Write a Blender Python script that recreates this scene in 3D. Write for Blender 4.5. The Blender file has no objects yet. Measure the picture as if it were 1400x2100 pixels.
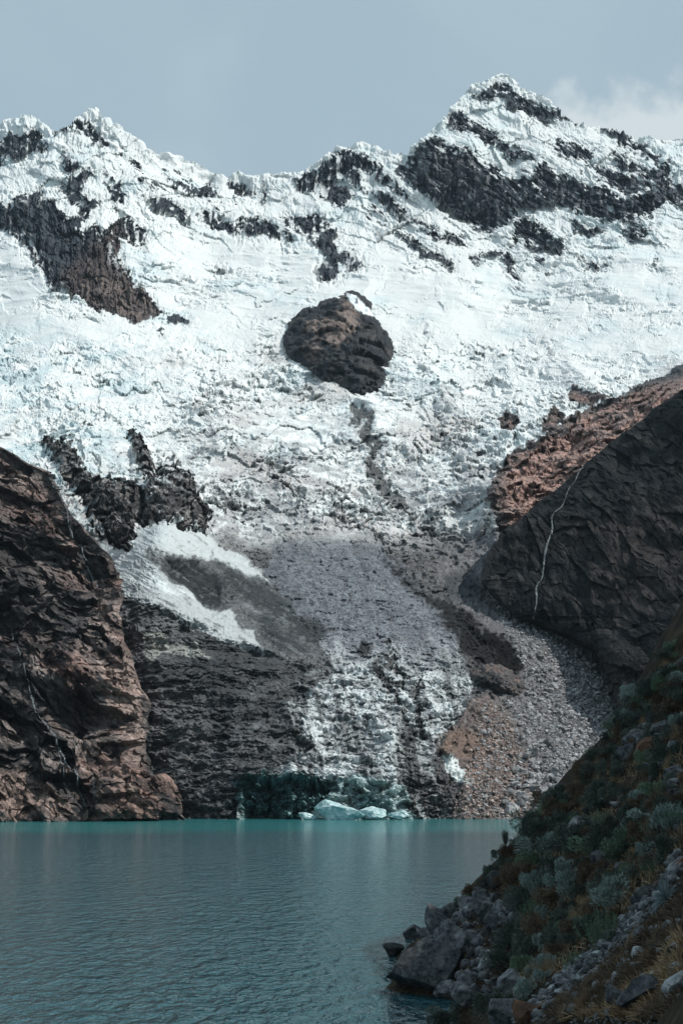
import bpy, math, random
import numpy as np
from mathutils import Vector, Matrix

R_ = math.radians
rng = np.random.default_rng(7)
random.seed(7)
scene = bpy.context.scene
col = scene.collection

# ------------------------------------------------------------------ camera
CAM_Z = 12.0
PITCH = R_(11.1)
FPX = 50.0 / 36.0 * 2100.0          # focal length in photo pixels
cam_d = bpy.data.cameras.new("camera")
cam_d.lens = 50.0
cam_d.sensor_fit = 'VERTICAL'
cam_d.sensor_height = 36.0
cam_d.sensor_width = 36.0
cam_d.clip_start = 0.5
cam_d.clip_end = 20000
cam = bpy.data.objects.new("camera", cam_d)
col.objects.link(cam)
cam.location = (0, 0, CAM_Z)
cam.rotation_euler = (R_(90) + PITCH, 0, 0)
scene.camera = cam

# ------------------------------------------------------------------ sky and sun
SUN_EL, SUN_AZ = R_(48), R_(100)     # azimuth clockwise from +Y (the view), so 100 = from the right
sun_dir = Vector((math.sin(SUN_AZ) * math.cos(SUN_EL), math.cos(SUN_AZ) * math.cos(SUN_EL), math.sin(SUN_EL)))
sd = bpy.data.lights.new("sun", 'SUN')
sd.energy = 3.4
sd.angle = R_(0.6)
sd.color = (1.0, 0.965, 0.92)
so = bpy.data.objects.new("sun", sd)
col.objects.link(so)
so.rotation_euler = sun_dir.to_track_quat('Z', 'Y').to_euler()
so.location = (200, -100, 400)

scene.view_settings.view_transform = 'Standard'
scene.view_settings.look = 'None'
scene.view_settings.exposure = 0.22
scene.view_settings.gamma = 1.0


def pix_dir(u, v):
    x = (np.asarray(u, float) - 700.0) / FPX
    y = (1050.0 - np.asarray(v, float)) / FPX
    c, s = math.cos(PITCH), math.sin(PITCH)
    return x, c - y * s, s + y * c


def pix_pt(u, v, Y):
    dx, dy, dz = pix_dir(u, v)
    k = np.asarray(Y, float) / dy
    return np.stack([dx * k, dy * k, dz * k + CAM_Z], -1)


world = bpy.data.worlds.new("World")
scene.world = world
world.use_nodes = True
nt = world.node_tree
nt.nodes.clear()


def N(nt, typ, **kw):
    n = nt.nodes.new(typ)
    for k, val in kw.items():
        if k.startswith("i_"):
            n.inputs[int(k[2:])].default_value = val
        else:
            setattr(n, k, val)
    return n


def L(nt, a, b):
    nt.links.new(a, b)


def mixc(nt, fac, a, b, blend='MIX'):
    m = nt.nodes.new('ShaderNodeMix')
    m.data_type = 'RGBA'
    m.blend_type = blend
    for sock, val in ((m.inputs[0], fac), (m.inputs[6], a), (m.inputs[7], b)):
        if hasattr(val, 'is_linked'):
            nt.links.new(val, sock)
        else:
            sock.default_value = val if not isinstance(val, tuple) else (*val[:3], 1)
    return m.outputs[2]


def mth(nt, op, a, b=None, c=None, clamp=False):
    m = nt.nodes.new('ShaderNodeMath')
    m.operation = op
    m.use_clamp = clamp
    for i, val in enumerate((a, b, c)):
        if val is None:
            continue
        if hasattr(val, 'is_linked'):
            nt.links.new(val, m.inputs[i])
        else:
            m.inputs[i].default_value = val
    return m.outputs[0]


def ramp(nt, fac, stops, interp='LINEAR'):
    r = nt.nodes.new('ShaderNodeValToRGB')
    r.color_ramp.interpolation = interp
    el = r.color_ramp.elements
    while len(el) < len(stops):
        el.new(0.5)
    for e, (p, cc) in zip(el, stops):
        e.position = p
        e.color = (cc, cc, cc, 1) if not isinstance(cc, tuple) else (*cc, 1)
    nt.links.new(fac, r.inputs[0])
    return r.outputs[0]


sky = N(nt, 'ShaderNodeTexSky')
sky.sky_type = 'NISHITA'
sky.sun_disc = False
sky.sun_elevation = SUN_EL
sky.sun_rotation = SUN_AZ
sky.altitude = 4400
sky.air_density = 1.0
sky.dust_density = 2.0
tc = N(nt, 'ShaderNodeTexCoord')
# thin high veil over the blue, thicker wisps of cloud behind the right-hand summit
STR = 0.1
veil = mixc(nt, 0.86, sky.outputs[0], (0.365 / STR, 0.475 / STR, 0.54 / STR))
d0 = pix_dir(1330, 262)
d0 = Vector([float(x) for x in d0]).normalized()
sub = N(nt, 'ShaderNodeVectorMath', operation='SUBTRACT')
L(nt, tc.outputs['Generated'], sub.inputs[0])
sub.inputs[1].default_value = d0
scl = N(nt, 'ShaderNodeVectorMath', operation='MULTIPLY')
L(nt, sub.outputs[0], scl.inputs[0])
scl.inputs[1].default_value = (11.0, 6.0, 38.0)
ln = N(nt, 'ShaderNodeVectorMath', operation='LENGTH')
L(nt, scl.outputs[0], ln.inputs[0])
cn = N(nt, 'ShaderNodeTexNoise')
cn.inputs['Scale'].default_value = 30.0
cn.inputs['Detail'].default_value = 8.0
cn.inputs['Roughness'].default_value = 0.55
L(nt, tc.outputs['Generated'], cn.inputs['Vector'])
near = mth(nt, 'SUBTRACT', 1.25, ln.outputs['Value'])
cl = mth(nt, 'ADD', mth(nt, 'MULTIPLY', near, 0.7), mth(nt, 'SUBTRACT', mth(nt, 'MULTIPLY', cn.outputs['Fac'], 2.2), 1.1))
cl = mth(nt, 'MULTIPLY', ramp(nt, cl, [(0.0, 0.0), (0.75, 1.0)], 'EASE'), 0.85)
cn2 = N(nt, 'ShaderNodeTexNoise')
cn2.inputs['Scale'].default_value = 6.0
cn2.inputs['Detail'].default_value = 7.0
cn2.inputs['Distortion'].default_value = 0.6
L(nt, tc.outputs['Generated'], cn2.inputs['Vector'])
thin = mth(nt, 'MULTIPLY', ramp(nt, cn2.outputs['Fac'], [(0.42, 0.0), (0.75, 1.0)], 'EASE'), 0.22)
c1 = mixc(nt, thin, veil, (0.47 / STR, 0.57 / STR, 0.62 / STR))
c2 = mixc(nt, cl, c1, (0.60 / STR, 0.66 / STR, 0.68 / STR))
bg = N(nt, 'ShaderNodeBackground')
bg.inputs['Strength'].default_value = STR
L(nt, c2, bg.inputs['Color'])
wo = N(nt, 'ShaderNodeOutputWorld')
L(nt, bg.outputs[0], wo.inputs['Surface'])

# ------------------------------------------------------------------ numeric helpers
TAB = rng.random((64, 64, 64), dtype=np.float32) * 2 - 1
TABF = TAB.ravel()


def vnoise(p):
    """smooth value noise in [-1,1], p (...,3)"""
    sh = p.shape[:-1]
    p = p.reshape(-1, 3).astype(np.float32)
    i = np.floor(p)
    f = p - i
    i = i.astype(np.int32)
    f = f * f * f * (f * (f * 6 - 15) + 10)
    x0, y0, z0 = [(i[:, k] & 63) for k in range(3)]
    x1, y1, z1 = [((i[:, k] + 1) & 63) for k in range(3)]
    fx, fy, fz = f[:, 0], f[:, 1], f[:, 2]
    a00 = TABF[(x0 << 12) | (y0 << 6) | z0]; a10 = TABF[(x1 << 12) | (y0 << 6) | z0]
    a01 = TABF[(x0 << 12) | (y1 << 6) | z0]; a11 = TABF[(x1 << 12) | (y1 << 6) | z0]
    b00 = TABF[(x0 << 12) | (y0 << 6) | z1]; b10 = TABF[(x1 << 12) | (y0 << 6) | z1]
    b01 = TABF[(x0 << 12) | (y1 << 6) | z1]; b11 = TABF[(x1 << 12) | (y1 << 6) | z1]
    a = (a00 + (a10 - a00) * fx); a = a + ((a01 + (a11 - a01) * fx) - a) * fy
    b = (b00 + (b10 - b00) * fx); b = b + ((b01 + (b11 - b01) * fx) - b) * fy
    return (a + (b - a) * fz).reshape(sh)


ROT = np.array([[0.36, 0.48, -0.8], [-0.8, 0.6, 0.0], [0.48, 0.64, 0.6]], np.float32)


def fbm(p, octs=4, gain=0.5, lac=2.03, off=0.0):
    p = p.astype(np.float32) + np.float32(off)
    s = 0; a = 1.0; t = 0
    for k in range(octs):
        s = s + a * vnoise(p); t += a
        a *= gain
        p = (p @ ROT.T) * lac + 17.3
    return s / t * 1.6


def ridged(p, octs=4, gain=0.5, lac=2.07, off=0.0):
    p = p.astype(np.float32) + np.float32(off)
    s = 0; a = 1.0; t = 0
    for k in range(octs):
        n = 1 - np.abs(vnoise(p)) * 1.6
        s = s + a * n; t += a
        a *= gain
        p = (p @ ROT.T) * lac + 11.7
    return s / t


def sm(x, a, b):
    t = np.clip((x - a) / (b - a), 0, 1)
    return t * t * (3 - 2 * t)


def terr(x, k, w=0.3):
    """stepped version of a noise: flat treads, steep risers"""
    t_ = x * k
    f_ = np.floor(t_)
    return (f_ + sm(t_ - f_, 1 - w, 1.0)) / k


def facet(x, y, seed=0, tilt=1.0, jit=0.9):
    """broken-rock height: every jittered cell is its own tilted plane; also returns how far a point is from the joints"""
    x = np.asarray(x, np.float32); y = np.asarray(y, np.float32)
    ix = np.floor(x).astype(np.int32); iy = np.floor(y).astype(np.int32)
    d1 = np.full(x.shape, 9e9, np.float32); d2 = d1.copy(); h = np.zeros(x.shape, np.float32)
    for a in (-1, 0, 1):
        for b in (-1, 0, 1):
            cx = ix + a; cy = iy + b
            k = ((cx & 63) << 12) | ((cy & 63) << 6)
            s0 = seed & 15
            ox = TABF[k | s0] * 0.5 * jit + 0.5; oy = TABF[k | (s0 + 16)] * 0.5 * jit + 0.5
            dx = x - cx - ox; dy = y - cy - oy
            d = dx * dx + dy * dy
            hh = TABF[k | (s0 + 32)] * 0.5 + (TABF[k | (s0 + 40)] * dx + TABF[k | (s0 + 48)] * dy) * tilt
            nr = d < d1
            d2 = np.where(nr, d1, np.minimum(d2, d))
            h = np.where(nr, hh, h); d1 = np.where(nr, d, d1)
    return h, np.sqrt(d2) - np.sqrt(d1)


def tps_fit(pts, vals, lam=0.0):
    pts = np.asarray(pts, float); vals = np.asarray(vals, float)
    n = len(pts)
    d = np.linalg.norm(pts[:, None] - pts[None], axis=-1)
    K = np.where(d > 0, d * d * np.log(d + 1e-9), 0) + lam * np.eye(n)
    Pm = np.c_[np.ones(n), pts]
    A = np.zeros((n + 3, n + 3))
    A[:n, :n] = K; A[:n, n:] = Pm; A[n:, :n] = Pm.T
    w = np.linalg.solve(A, np.r_[vals, 0, 0, 0])
    return pts, w


def tps_eval(fit, x, y):
    pts, w = fit
    sh = np.shape(x)
    x = np.ravel(x).astype(float); y = np.ravel(y).astype(float)
    out = w[-3] + w[-2] * x + w[-1] * y
    for (px, py), wk in zip(pts, w[:-3]):
        r2 = (x - px) ** 2 + (y - py) ** 2
        out = out + wk * 0.5 * r2 * np.log(r2 + 1e-9)
    return out.reshape(sh)


def poly_sdf(poly, u, v, margin=60):
    """signed distance (positive inside), -margin far away"""
    poly = np.asarray(poly, float)
    out = np.full(u.shape, -float(margin))
    lo = poly.min(0) - margin; hi = poly.max(0) + margin
    m = (u > lo[0]) & (u < hi[0]) & (v > lo[1]) & (v < hi[1])
    x = u[m]; y = v[m]
    if not len(x):
        return out
    best = np.full(x.shape, 1e18); ins = np.zeros(x.shape, bool)
    for a, b in zip(poly, np.roll(poly, -1, 0)):
        e = b - a
        t = np.clip(((x - a[0]) * e[0] + (y - a[1]) * e[1]) / (e @ e + 1e-12), 0, 1)
        best = np.minimum(best, (x - a[0] - t * e[0]) ** 2 + (y - a[1] - t * e[1]) ** 2)
        if a[1] != b[1]:
            c = ((a[1] > y) != (b[1] > y)) & (x < (b[0] - a[0]) * (y - a[1]) / (b[1] - a[1]) + a[0])
            ins ^= c
    d = np.sqrt(best)
    out[m] = np.maximum(np.where(ins, d, -d), -margin)
    return out


def line_dist(line, u, v):
    line = np.asarray(line, float)
    best = np.full(u.shape, 1e18)
    for a, b in zip(line[:-1], line[1:]):
        e = b - a
        t = np.clip(((u - a[0]) * e[0] + (v - a[1]) * e[1]) / (e @ e + 1e-12), 0, 1)
        best = np.minimum(best, (u - a[0] - t * e[0]) ** 2 + (v - a[1] - t * e[1]) ** 2)
    return np.sqrt(best)


def grid_normals(P):
    du = np.gradient(P, axis=1); dv = np.gradient(P, axis=0)
    n = np.cross(du, dv)
    n /= np.linalg.norm(n, axis=-1, keepdims=True) + 1e-9
    flip = np.sum(n * np.array([0, -1, 0.5]), -1) < 0
    n[flip] *= -1
    return n


def srgb(r, g, b):
    c = np.array([r, g, b], float) / 255
    return np.where(c <= 0.04045, c / 12.92, ((c + 0.055) / 1.055) ** 2.4)


def mesh_from_arrays(name, V, F, mats, colr=None, smooth=True, mat_idx=None):
    me = bpy.data.meshes.new(name)
    V = np.ascontiguousarray(V, np.float32); F = np.ascontiguousarray(F, np.int32)
    k = F.shape[1]
    me.vertices.add(len(V)); me.vertices.foreach_set("co", V.ravel())
    me.loops.add(F.size); me.loops.foreach_set("vertex_index", F.ravel())
    me.polygons.add(len(F))
    me.polygons.foreach_set("loop_start", np.arange(0, F.size, k, dtype=np.int32))
    me.polygons.foreach_set("loop_total", np.full(len(F), k, np.int32))
    me.polygons.foreach_set("use_smooth", np.full(len(F), smooth, bool))
    if mat_idx is not None:
        me.polygons.foreach_set("material_index", np.ascontiguousarray(mat_idx, np.int32))
    if colr is not None:
        at = me.color_attributes.new("tint", 'FLOAT_COLOR', 'POINT')
        at.data.foreach_set("color", np.ascontiguousarray(colr, np.float32).ravel())
    for m in (mats if isinstance(mats, (list, tuple)) else [mats]):
        me.materials.append(m)
    me.update(calc_edges=True)
    me.validate()
    return me


def link(name, me, parent=None):
    o = bpy.data.objects.new(name, me)
    col.objects.link(o)
    if parent is not None:
        o.parent = parent
    return o


def tag(o, label=None, cat=None, group=None, kind=None):
    if label: o["label"] = label
    if cat: o["category"] = cat
    if group: o["group"] = group
    if kind: o["kind"] = kind
    return o


def grid_faces(R, C):
    i = np.arange(R * C, dtype=np.int32).reshape(R, C)
    return np.stack([i[:-1, :-1], i[:-1, 1:], i[1:, 1:], i[1:, :-1]], -1)


def sub_mesh(name, P, colr, F, mats, smooth=True):
    used, inv = np.unique(F.ravel(), return_inverse=True)
    return mesh_from_arrays(name, P.reshape(-1, 3)[used], inv.reshape(F.shape), mats,
                            None if colr is None else colr.reshape(-1, 4)[used], smooth)


# ------------------------------------------------------------------ materials
def principled(name):
    m = bpy.data.materials.new(name)
    m.use_nodes = True
    nt = m.node_tree
    b = nt.nodes['Principled BSDF']
    return m, nt, b


def terrain_mat(name, scale, bump_d, var=0.35, rough=0.85, spec=0.2, stretch=(1, 0.5, 1), dip=0.0, crack=0.75):
    """vertex tint (rgb = ground colour, alpha = how rocky) broken up by mottling and joints running along the dip"""
    m, nt, b = principled(name)
    at = N(nt, 'ShaderNodeAttribute', attribute_name='tint')
    tc = N(nt, 'ShaderNodeTexCoord')
    ro = N(nt, 'ShaderNodeMapping')
    ro.inputs['Rotation'].default_value = (0, R_(dip), 0)
    L(nt, tc.outputs['Object'], ro.inputs['Vector'])
    mp = N(nt, 'ShaderNodeMapping')
    mp.inputs['Scale'].default_value = stretch
    L(nt, ro.outputs[0], mp.inputs['Vector'])

    def nz(sc, det, ro_, dist=0.0):
        n = N(nt, 'ShaderNodeTexNoise')
        n.inputs['Scale'].default_value = sc
        n.inputs['Detail'].default_value = det
        n.inputs['Roughness'].default_value = ro_
        n.inputs['Distortion'].default_value = dist
        L(nt, mp.outputs[0], n.inputs['Vector'])
        return n.outputs['Fac']
    n1 = nz(scale, 8, 0.7)
    n2 = nz(scale * 0.55, 5, 0.6, 1.2)
    n3 = nz(scale * 1.7, 4, 0.6, 0.8)
    ck = mth(nt, 'MINIMUM', ramp(nt, mth(nt, 'ABSOLUTE', mth(nt, 'SUBTRACT', n2, 0.5)), [(0.0, 0.0), (0.028, 1.0)]),
             ramp(nt, mth(nt, 'ABSOLUTE', mth(nt, 'SUBTRACT', n3, 0.52)), [(0.0, 0.25), (0.03, 1.0)]))
    amp = mth(nt, 'MULTIPLY', at.outputs['Alpha'], var * 4.4)
    f = mth(nt, 'ADD', 1.0, mth(nt, 'MULTIPLY', mth(nt, 'SUBTRACT', n1, 0.5), amp))
    cs = mth(nt, 'MULTIPLY', at.outputs['Alpha'], crack)
    f = mth(nt, 'MULTIPLY', f, mth(nt, 'SUBTRACT', 1.0, mth(nt, 'MULTIPLY', cs, mth(nt, 'SUBTRACT', 1.0, ck))))
    f = mth(nt, 'MAXIMUM', f, 0.08)
    sc = N(nt, 'ShaderNodeVectorMath', operation='SCALE')
    L(nt, at.outputs['Color'], sc.inputs[0]); L(nt, f, sc.inputs['Scale'])
    L(nt, sc.outputs[0], b.inputs['Base Color'])
    bm = N(nt, 'ShaderNodeBump')
    bm.inputs['Distance'].default_value = bump_d
    bm.inputs['Strength'].default_value = 0.8
    hh = mth(nt, 'ADD', n1, mth(nt, 'MULTIPLY', mth(nt, 'MULTIPLY', ck, cs), 0.35))
    L(nt, hh, bm.inputs['Height'])
    L(nt, bm.outputs[0], b.inputs['Normal'])
    b.inputs['Roughness'].default_value = rough
    b.inputs['Specular IOR Level'].default_value = spec
    return m


# ------------------------------------------------------------------ the lake
def lake_material():
    m, nt, b = principled("lake_water")
    geo = N(nt, 'ShaderNodeNewGeometry')
    sep = N(nt, 'ShaderNodeSeparateXYZ')
    L(nt, geo.outputs['Position'], sep.inputs[0])
    mp = N(nt, 'ShaderNodeMapping')
    mp.inputs['Scale'].default_value = (1.2, 0.5, 1.0)
    mp.inputs['Rotation'].default_value = (0, 0, R_(-8))
    L(nt, geo.outputs['Position'], mp.inputs['Vector'])
    hs = None
    for scale, w, det in ((1.0, 1.0, 3), (0.38, 1.2, 2), (2.6, 0.16, 2), (0.06, 0.9, 2)):
        n = N(nt, 'ShaderNodeTexNoise')
        n.inputs['Scale'].default_value = scale
        n.inputs['Detail'].default_value = det
        n.inputs['Roughness'].default_value = 0.6
        n.inputs['Distortion'].default_value = 0.4
        L(nt, mp.outputs[0], n.inputs['Vector'])
        t = mth(nt, 'MULTIPLY', n.outputs['Fac'], w)
        hs = t if hs is None else mth(nt, 'ADD', hs, t)
    # slow wind patches decide how strong the ripples are
    mp2 = N(nt, 'ShaderNodeMapping')
    mp2.inputs['Scale'].default_value = (0.02, 0.007, 1)
    L(nt, geo.outputs['Position'], mp2.inputs['Vector'])
    wp = N(nt, 'ShaderNodeTexNoise')
    wp.inputs['Scale'].default_value = 1.0
    wp.inputs['Detail'].default_value = 3
    L(nt, mp2.outputs[0], wp.inputs['Vector'])
    # milky calm water along the far shore: beyond about 480 m
    edge = mth(nt, 'ADD', sep.outputs['Y'], mth(nt, 'MULTIPLY', mth(nt, 'SUBTRACT', wp.outputs['Fac'], 0.5), 60.0))
    far = N(nt, 'ShaderNodeMapRange')
    far.interpolation_type = 'SMOOTHSTEP'
    far.inputs['From Min'].default_value = 395
    far.inputs['From Max'].default_value = 470
    L(nt, edge, far.inputs['Value'])
    far = far.outputs[0]
    amp = mth(nt, 'MULTIPLY', mth(nt, 'ADD', 0.35, mth(nt, 'MULTIPLY', wp.outputs['Fac'], 1.0)), mth(nt, 'SUBTRACT', 1.0, mth(nt, 'MULTIPLY', far, 0.6)))
    bm = N(nt, 'ShaderNodeBump')
    bm.inputs['Strength'].default_value = 1.0
    bm.inputs['Distance'].default_value = 0.95
    L(nt, mth(nt, 'MULTIPLY', hs, amp), bm.inputs['Height'])
    L(nt, bm.outputs[0], b.inputs['Normal'])
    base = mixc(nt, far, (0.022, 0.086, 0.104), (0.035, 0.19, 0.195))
    L(nt, base, b.inputs['Base Color'])
    b.inputs['Roughness'].default_value = 0.08
    b.inputs['IOR'].default_value = 1.33
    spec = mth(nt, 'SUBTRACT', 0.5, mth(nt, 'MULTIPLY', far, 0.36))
    L(nt, spec, b.inputs['Specular IOR Level'])
    return m


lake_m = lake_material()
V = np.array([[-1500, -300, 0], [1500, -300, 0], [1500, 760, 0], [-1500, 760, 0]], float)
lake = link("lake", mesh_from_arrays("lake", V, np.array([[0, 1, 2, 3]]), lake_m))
tag(lake, "turquoise glacial lake rippled by wind", kind="structure")

# ------------------------------------------------------------------ the mountain wall, glacier and far scree: one relief
STEP = 1.5
ridge = np.array([(-420, 350), (-320, 330), (-200, 280), (-100, 262), (0, 255), (20, 248), (45, 240), (65, 245), (80, 240), (84, 252),
    (100, 262), (110, 270), (130, 265), (145, 258), (155, 245), (170, 235), (190, 228), (203, 228), (208, 242), (225, 246),
    (245, 262), (258, 275), (275, 285), (295, 298), (300, 310), (315, 313), (340, 317), (370, 327), (400, 340), (430, 352),
    (455, 363), (480, 363), (520, 360), (560, 358), (580, 352), (610, 352), (630, 345), (650, 335), (670, 318), (690, 303),
    (710, 298), (745, 296), (770, 302), (785, 317), (810, 320), (835, 316), (850, 300), (865, 283), (890, 265), (900, 255),
    (915, 235), (925, 217), (940, 206), (960, 190), (965, 180), (985, 175), (1000, 165), (1010, 157), (1025, 153), (1040, 156),
    (1045, 166), (1060, 175), (1085, 190), (1110, 200), (1140, 222), (1165, 240), (1185, 255), (1200, 262), (1225, 260),
    (1260, 267), (1290, 275), (1320, 283), (1350, 290), (1380, 288), (1400, 292), (1500, 310), (1820, 380)], float)

DEPTH = [
 # shore
 (-400, 1700, 640), (-100, 1700, 640), (150, 1700, 640), (370, 1700, 628), (520, 1700, 628), (700, 1700, 628), (900, 1700, 628), (1100, 1700, 628),
 (1400, 1700, 640), (1800, 1700, 650),
 (520, 1600, 640), (700, 1600, 640), (860, 1600, 655), (1000, 1600, 672),
 (350, 1500, 690), (600, 1450, 725), (830, 1450, 740), (960, 1500, 730), (1150, 1500, 770), (1300, 1500, 800), (1700, 1500, 820),
 (100, 1500, 760), (-300, 1500, 780),
 (300, 1300, 770), (480, 1290, 820), (640, 1300, 850), (800, 1280, 880), (950, 1330, 850), (1100, 1320, 890), (1250, 1330, 930),
 (-300, 1200, 1000), (50, 1200, 950), (230, 1170, 880), (400, 1150, 900), (520, 1170, 960), (330, 1070, 930),
 (620, 1120, 1040), (800, 1110, 1070), (960, 1130, 1060), (1150, 1130, 1080), (1500, 1150, 1050),
 (300, 1030, 1080), (120, 1000, 1080), (430, 1020, 1130), (1020, 1010, 1130),
 (-300, 900, 1300), (0, 880, 1260), (200, 900, 1240), (450, 900, 1300), (700, 930, 1320), (950, 930, 1290), (1180, 900, 1230), (1400, 830, 1260), (1700, 850, 1260),
 (-300, 720, 1600), (0, 740, 1520), (350, 740, 1580), (700, 780, 1570), (1000, 760, 1590), (1250, 740, 1540), (1450, 720, 1520), (1750, 700, 1580),
 (-300, 600, 1800), (0, 610, 1760), (300, 640, 1760), (450, 620, 1840), (700, 620, 1820), (950, 600, 1890), (1200, 600, 1880), (1400, 600, 1850), (1750, 580, 1900),
 (0, 500, 1870), (180, 520, 1840), (420, 520, 2020), (600, 520, 2040), (800, 530, 2020), (1000, 530, 2080), (1200, 530, 2080), (1400, 500, 2120),
 (-300, 440, 2050), (0, 400, 2010), (200, 380, 2040), (400, 430, 2140), (560, 450, 2160), (660, 440, 2180), (800, 430, 2180), (960, 440, 2190), (1100, 430, 2210), (1280, 420, 2230), (1400, 400, 2260), (1750, 430, 2250),
 (-300, 320, 2200), (0, 260, 2180), (200, 230, 2180), (480, 362, 2300), (590, 355, 2300), (720, 298, 2330), (840, 316, 2320), (870, 320, 2260), (960, 300, 2310), (1030, 156, 2520), (1030, 250, 2400), (1180, 330, 2340), (1200, 260, 2450), (1400, 292, 2440), (1750, 370, 2480)]
dfit = tps_fit([(a / 100, b / 100) for a, b, c in DEPTH], [c for a, b, c in DEPTH], lam=0.02)

us = np.arange(-330, 1731, STEP)
C = len(us)
nrow = int((1705 - 230) / STEP)
t = np.linspace(0, 1, nrow)
jit = (fbm(np.stack([us / 13.0, us * 0, us * 0], -1), 4) * 3.5)
vt = np.interp(us, ridge[:, 0], ridge[:, 1]) + jit - 1
U = np.repeat(us[None], nrow, 0)
Vv = 1705 + (vt[None] - 1705) * t[:, None]
Y = tps_eval(dfit, U / 100, Vv / 100)
P = pix_pt(U, Vv, Y)
Nn = grid_normals(P)
P32 = (P * np.array([1, 0.35, 1])).astype(np.float32)
RAY = P - np.array([0, 0, CAM_Z]); RAY /= np.linalg.norm(RAY, axis=-1, keepdims=True)
uv3 = np.stack([U, Vv, U * 0], -1)
wu = fbm(uv3 / 38, 5, off=3.1); wv = fbm(uv3 / 38, 5, off=41.7)
UW = U + wu * 9; VW = Vv + wv * 9
fine = fbm(uv3 / 7, 3, off=9.9)

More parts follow.
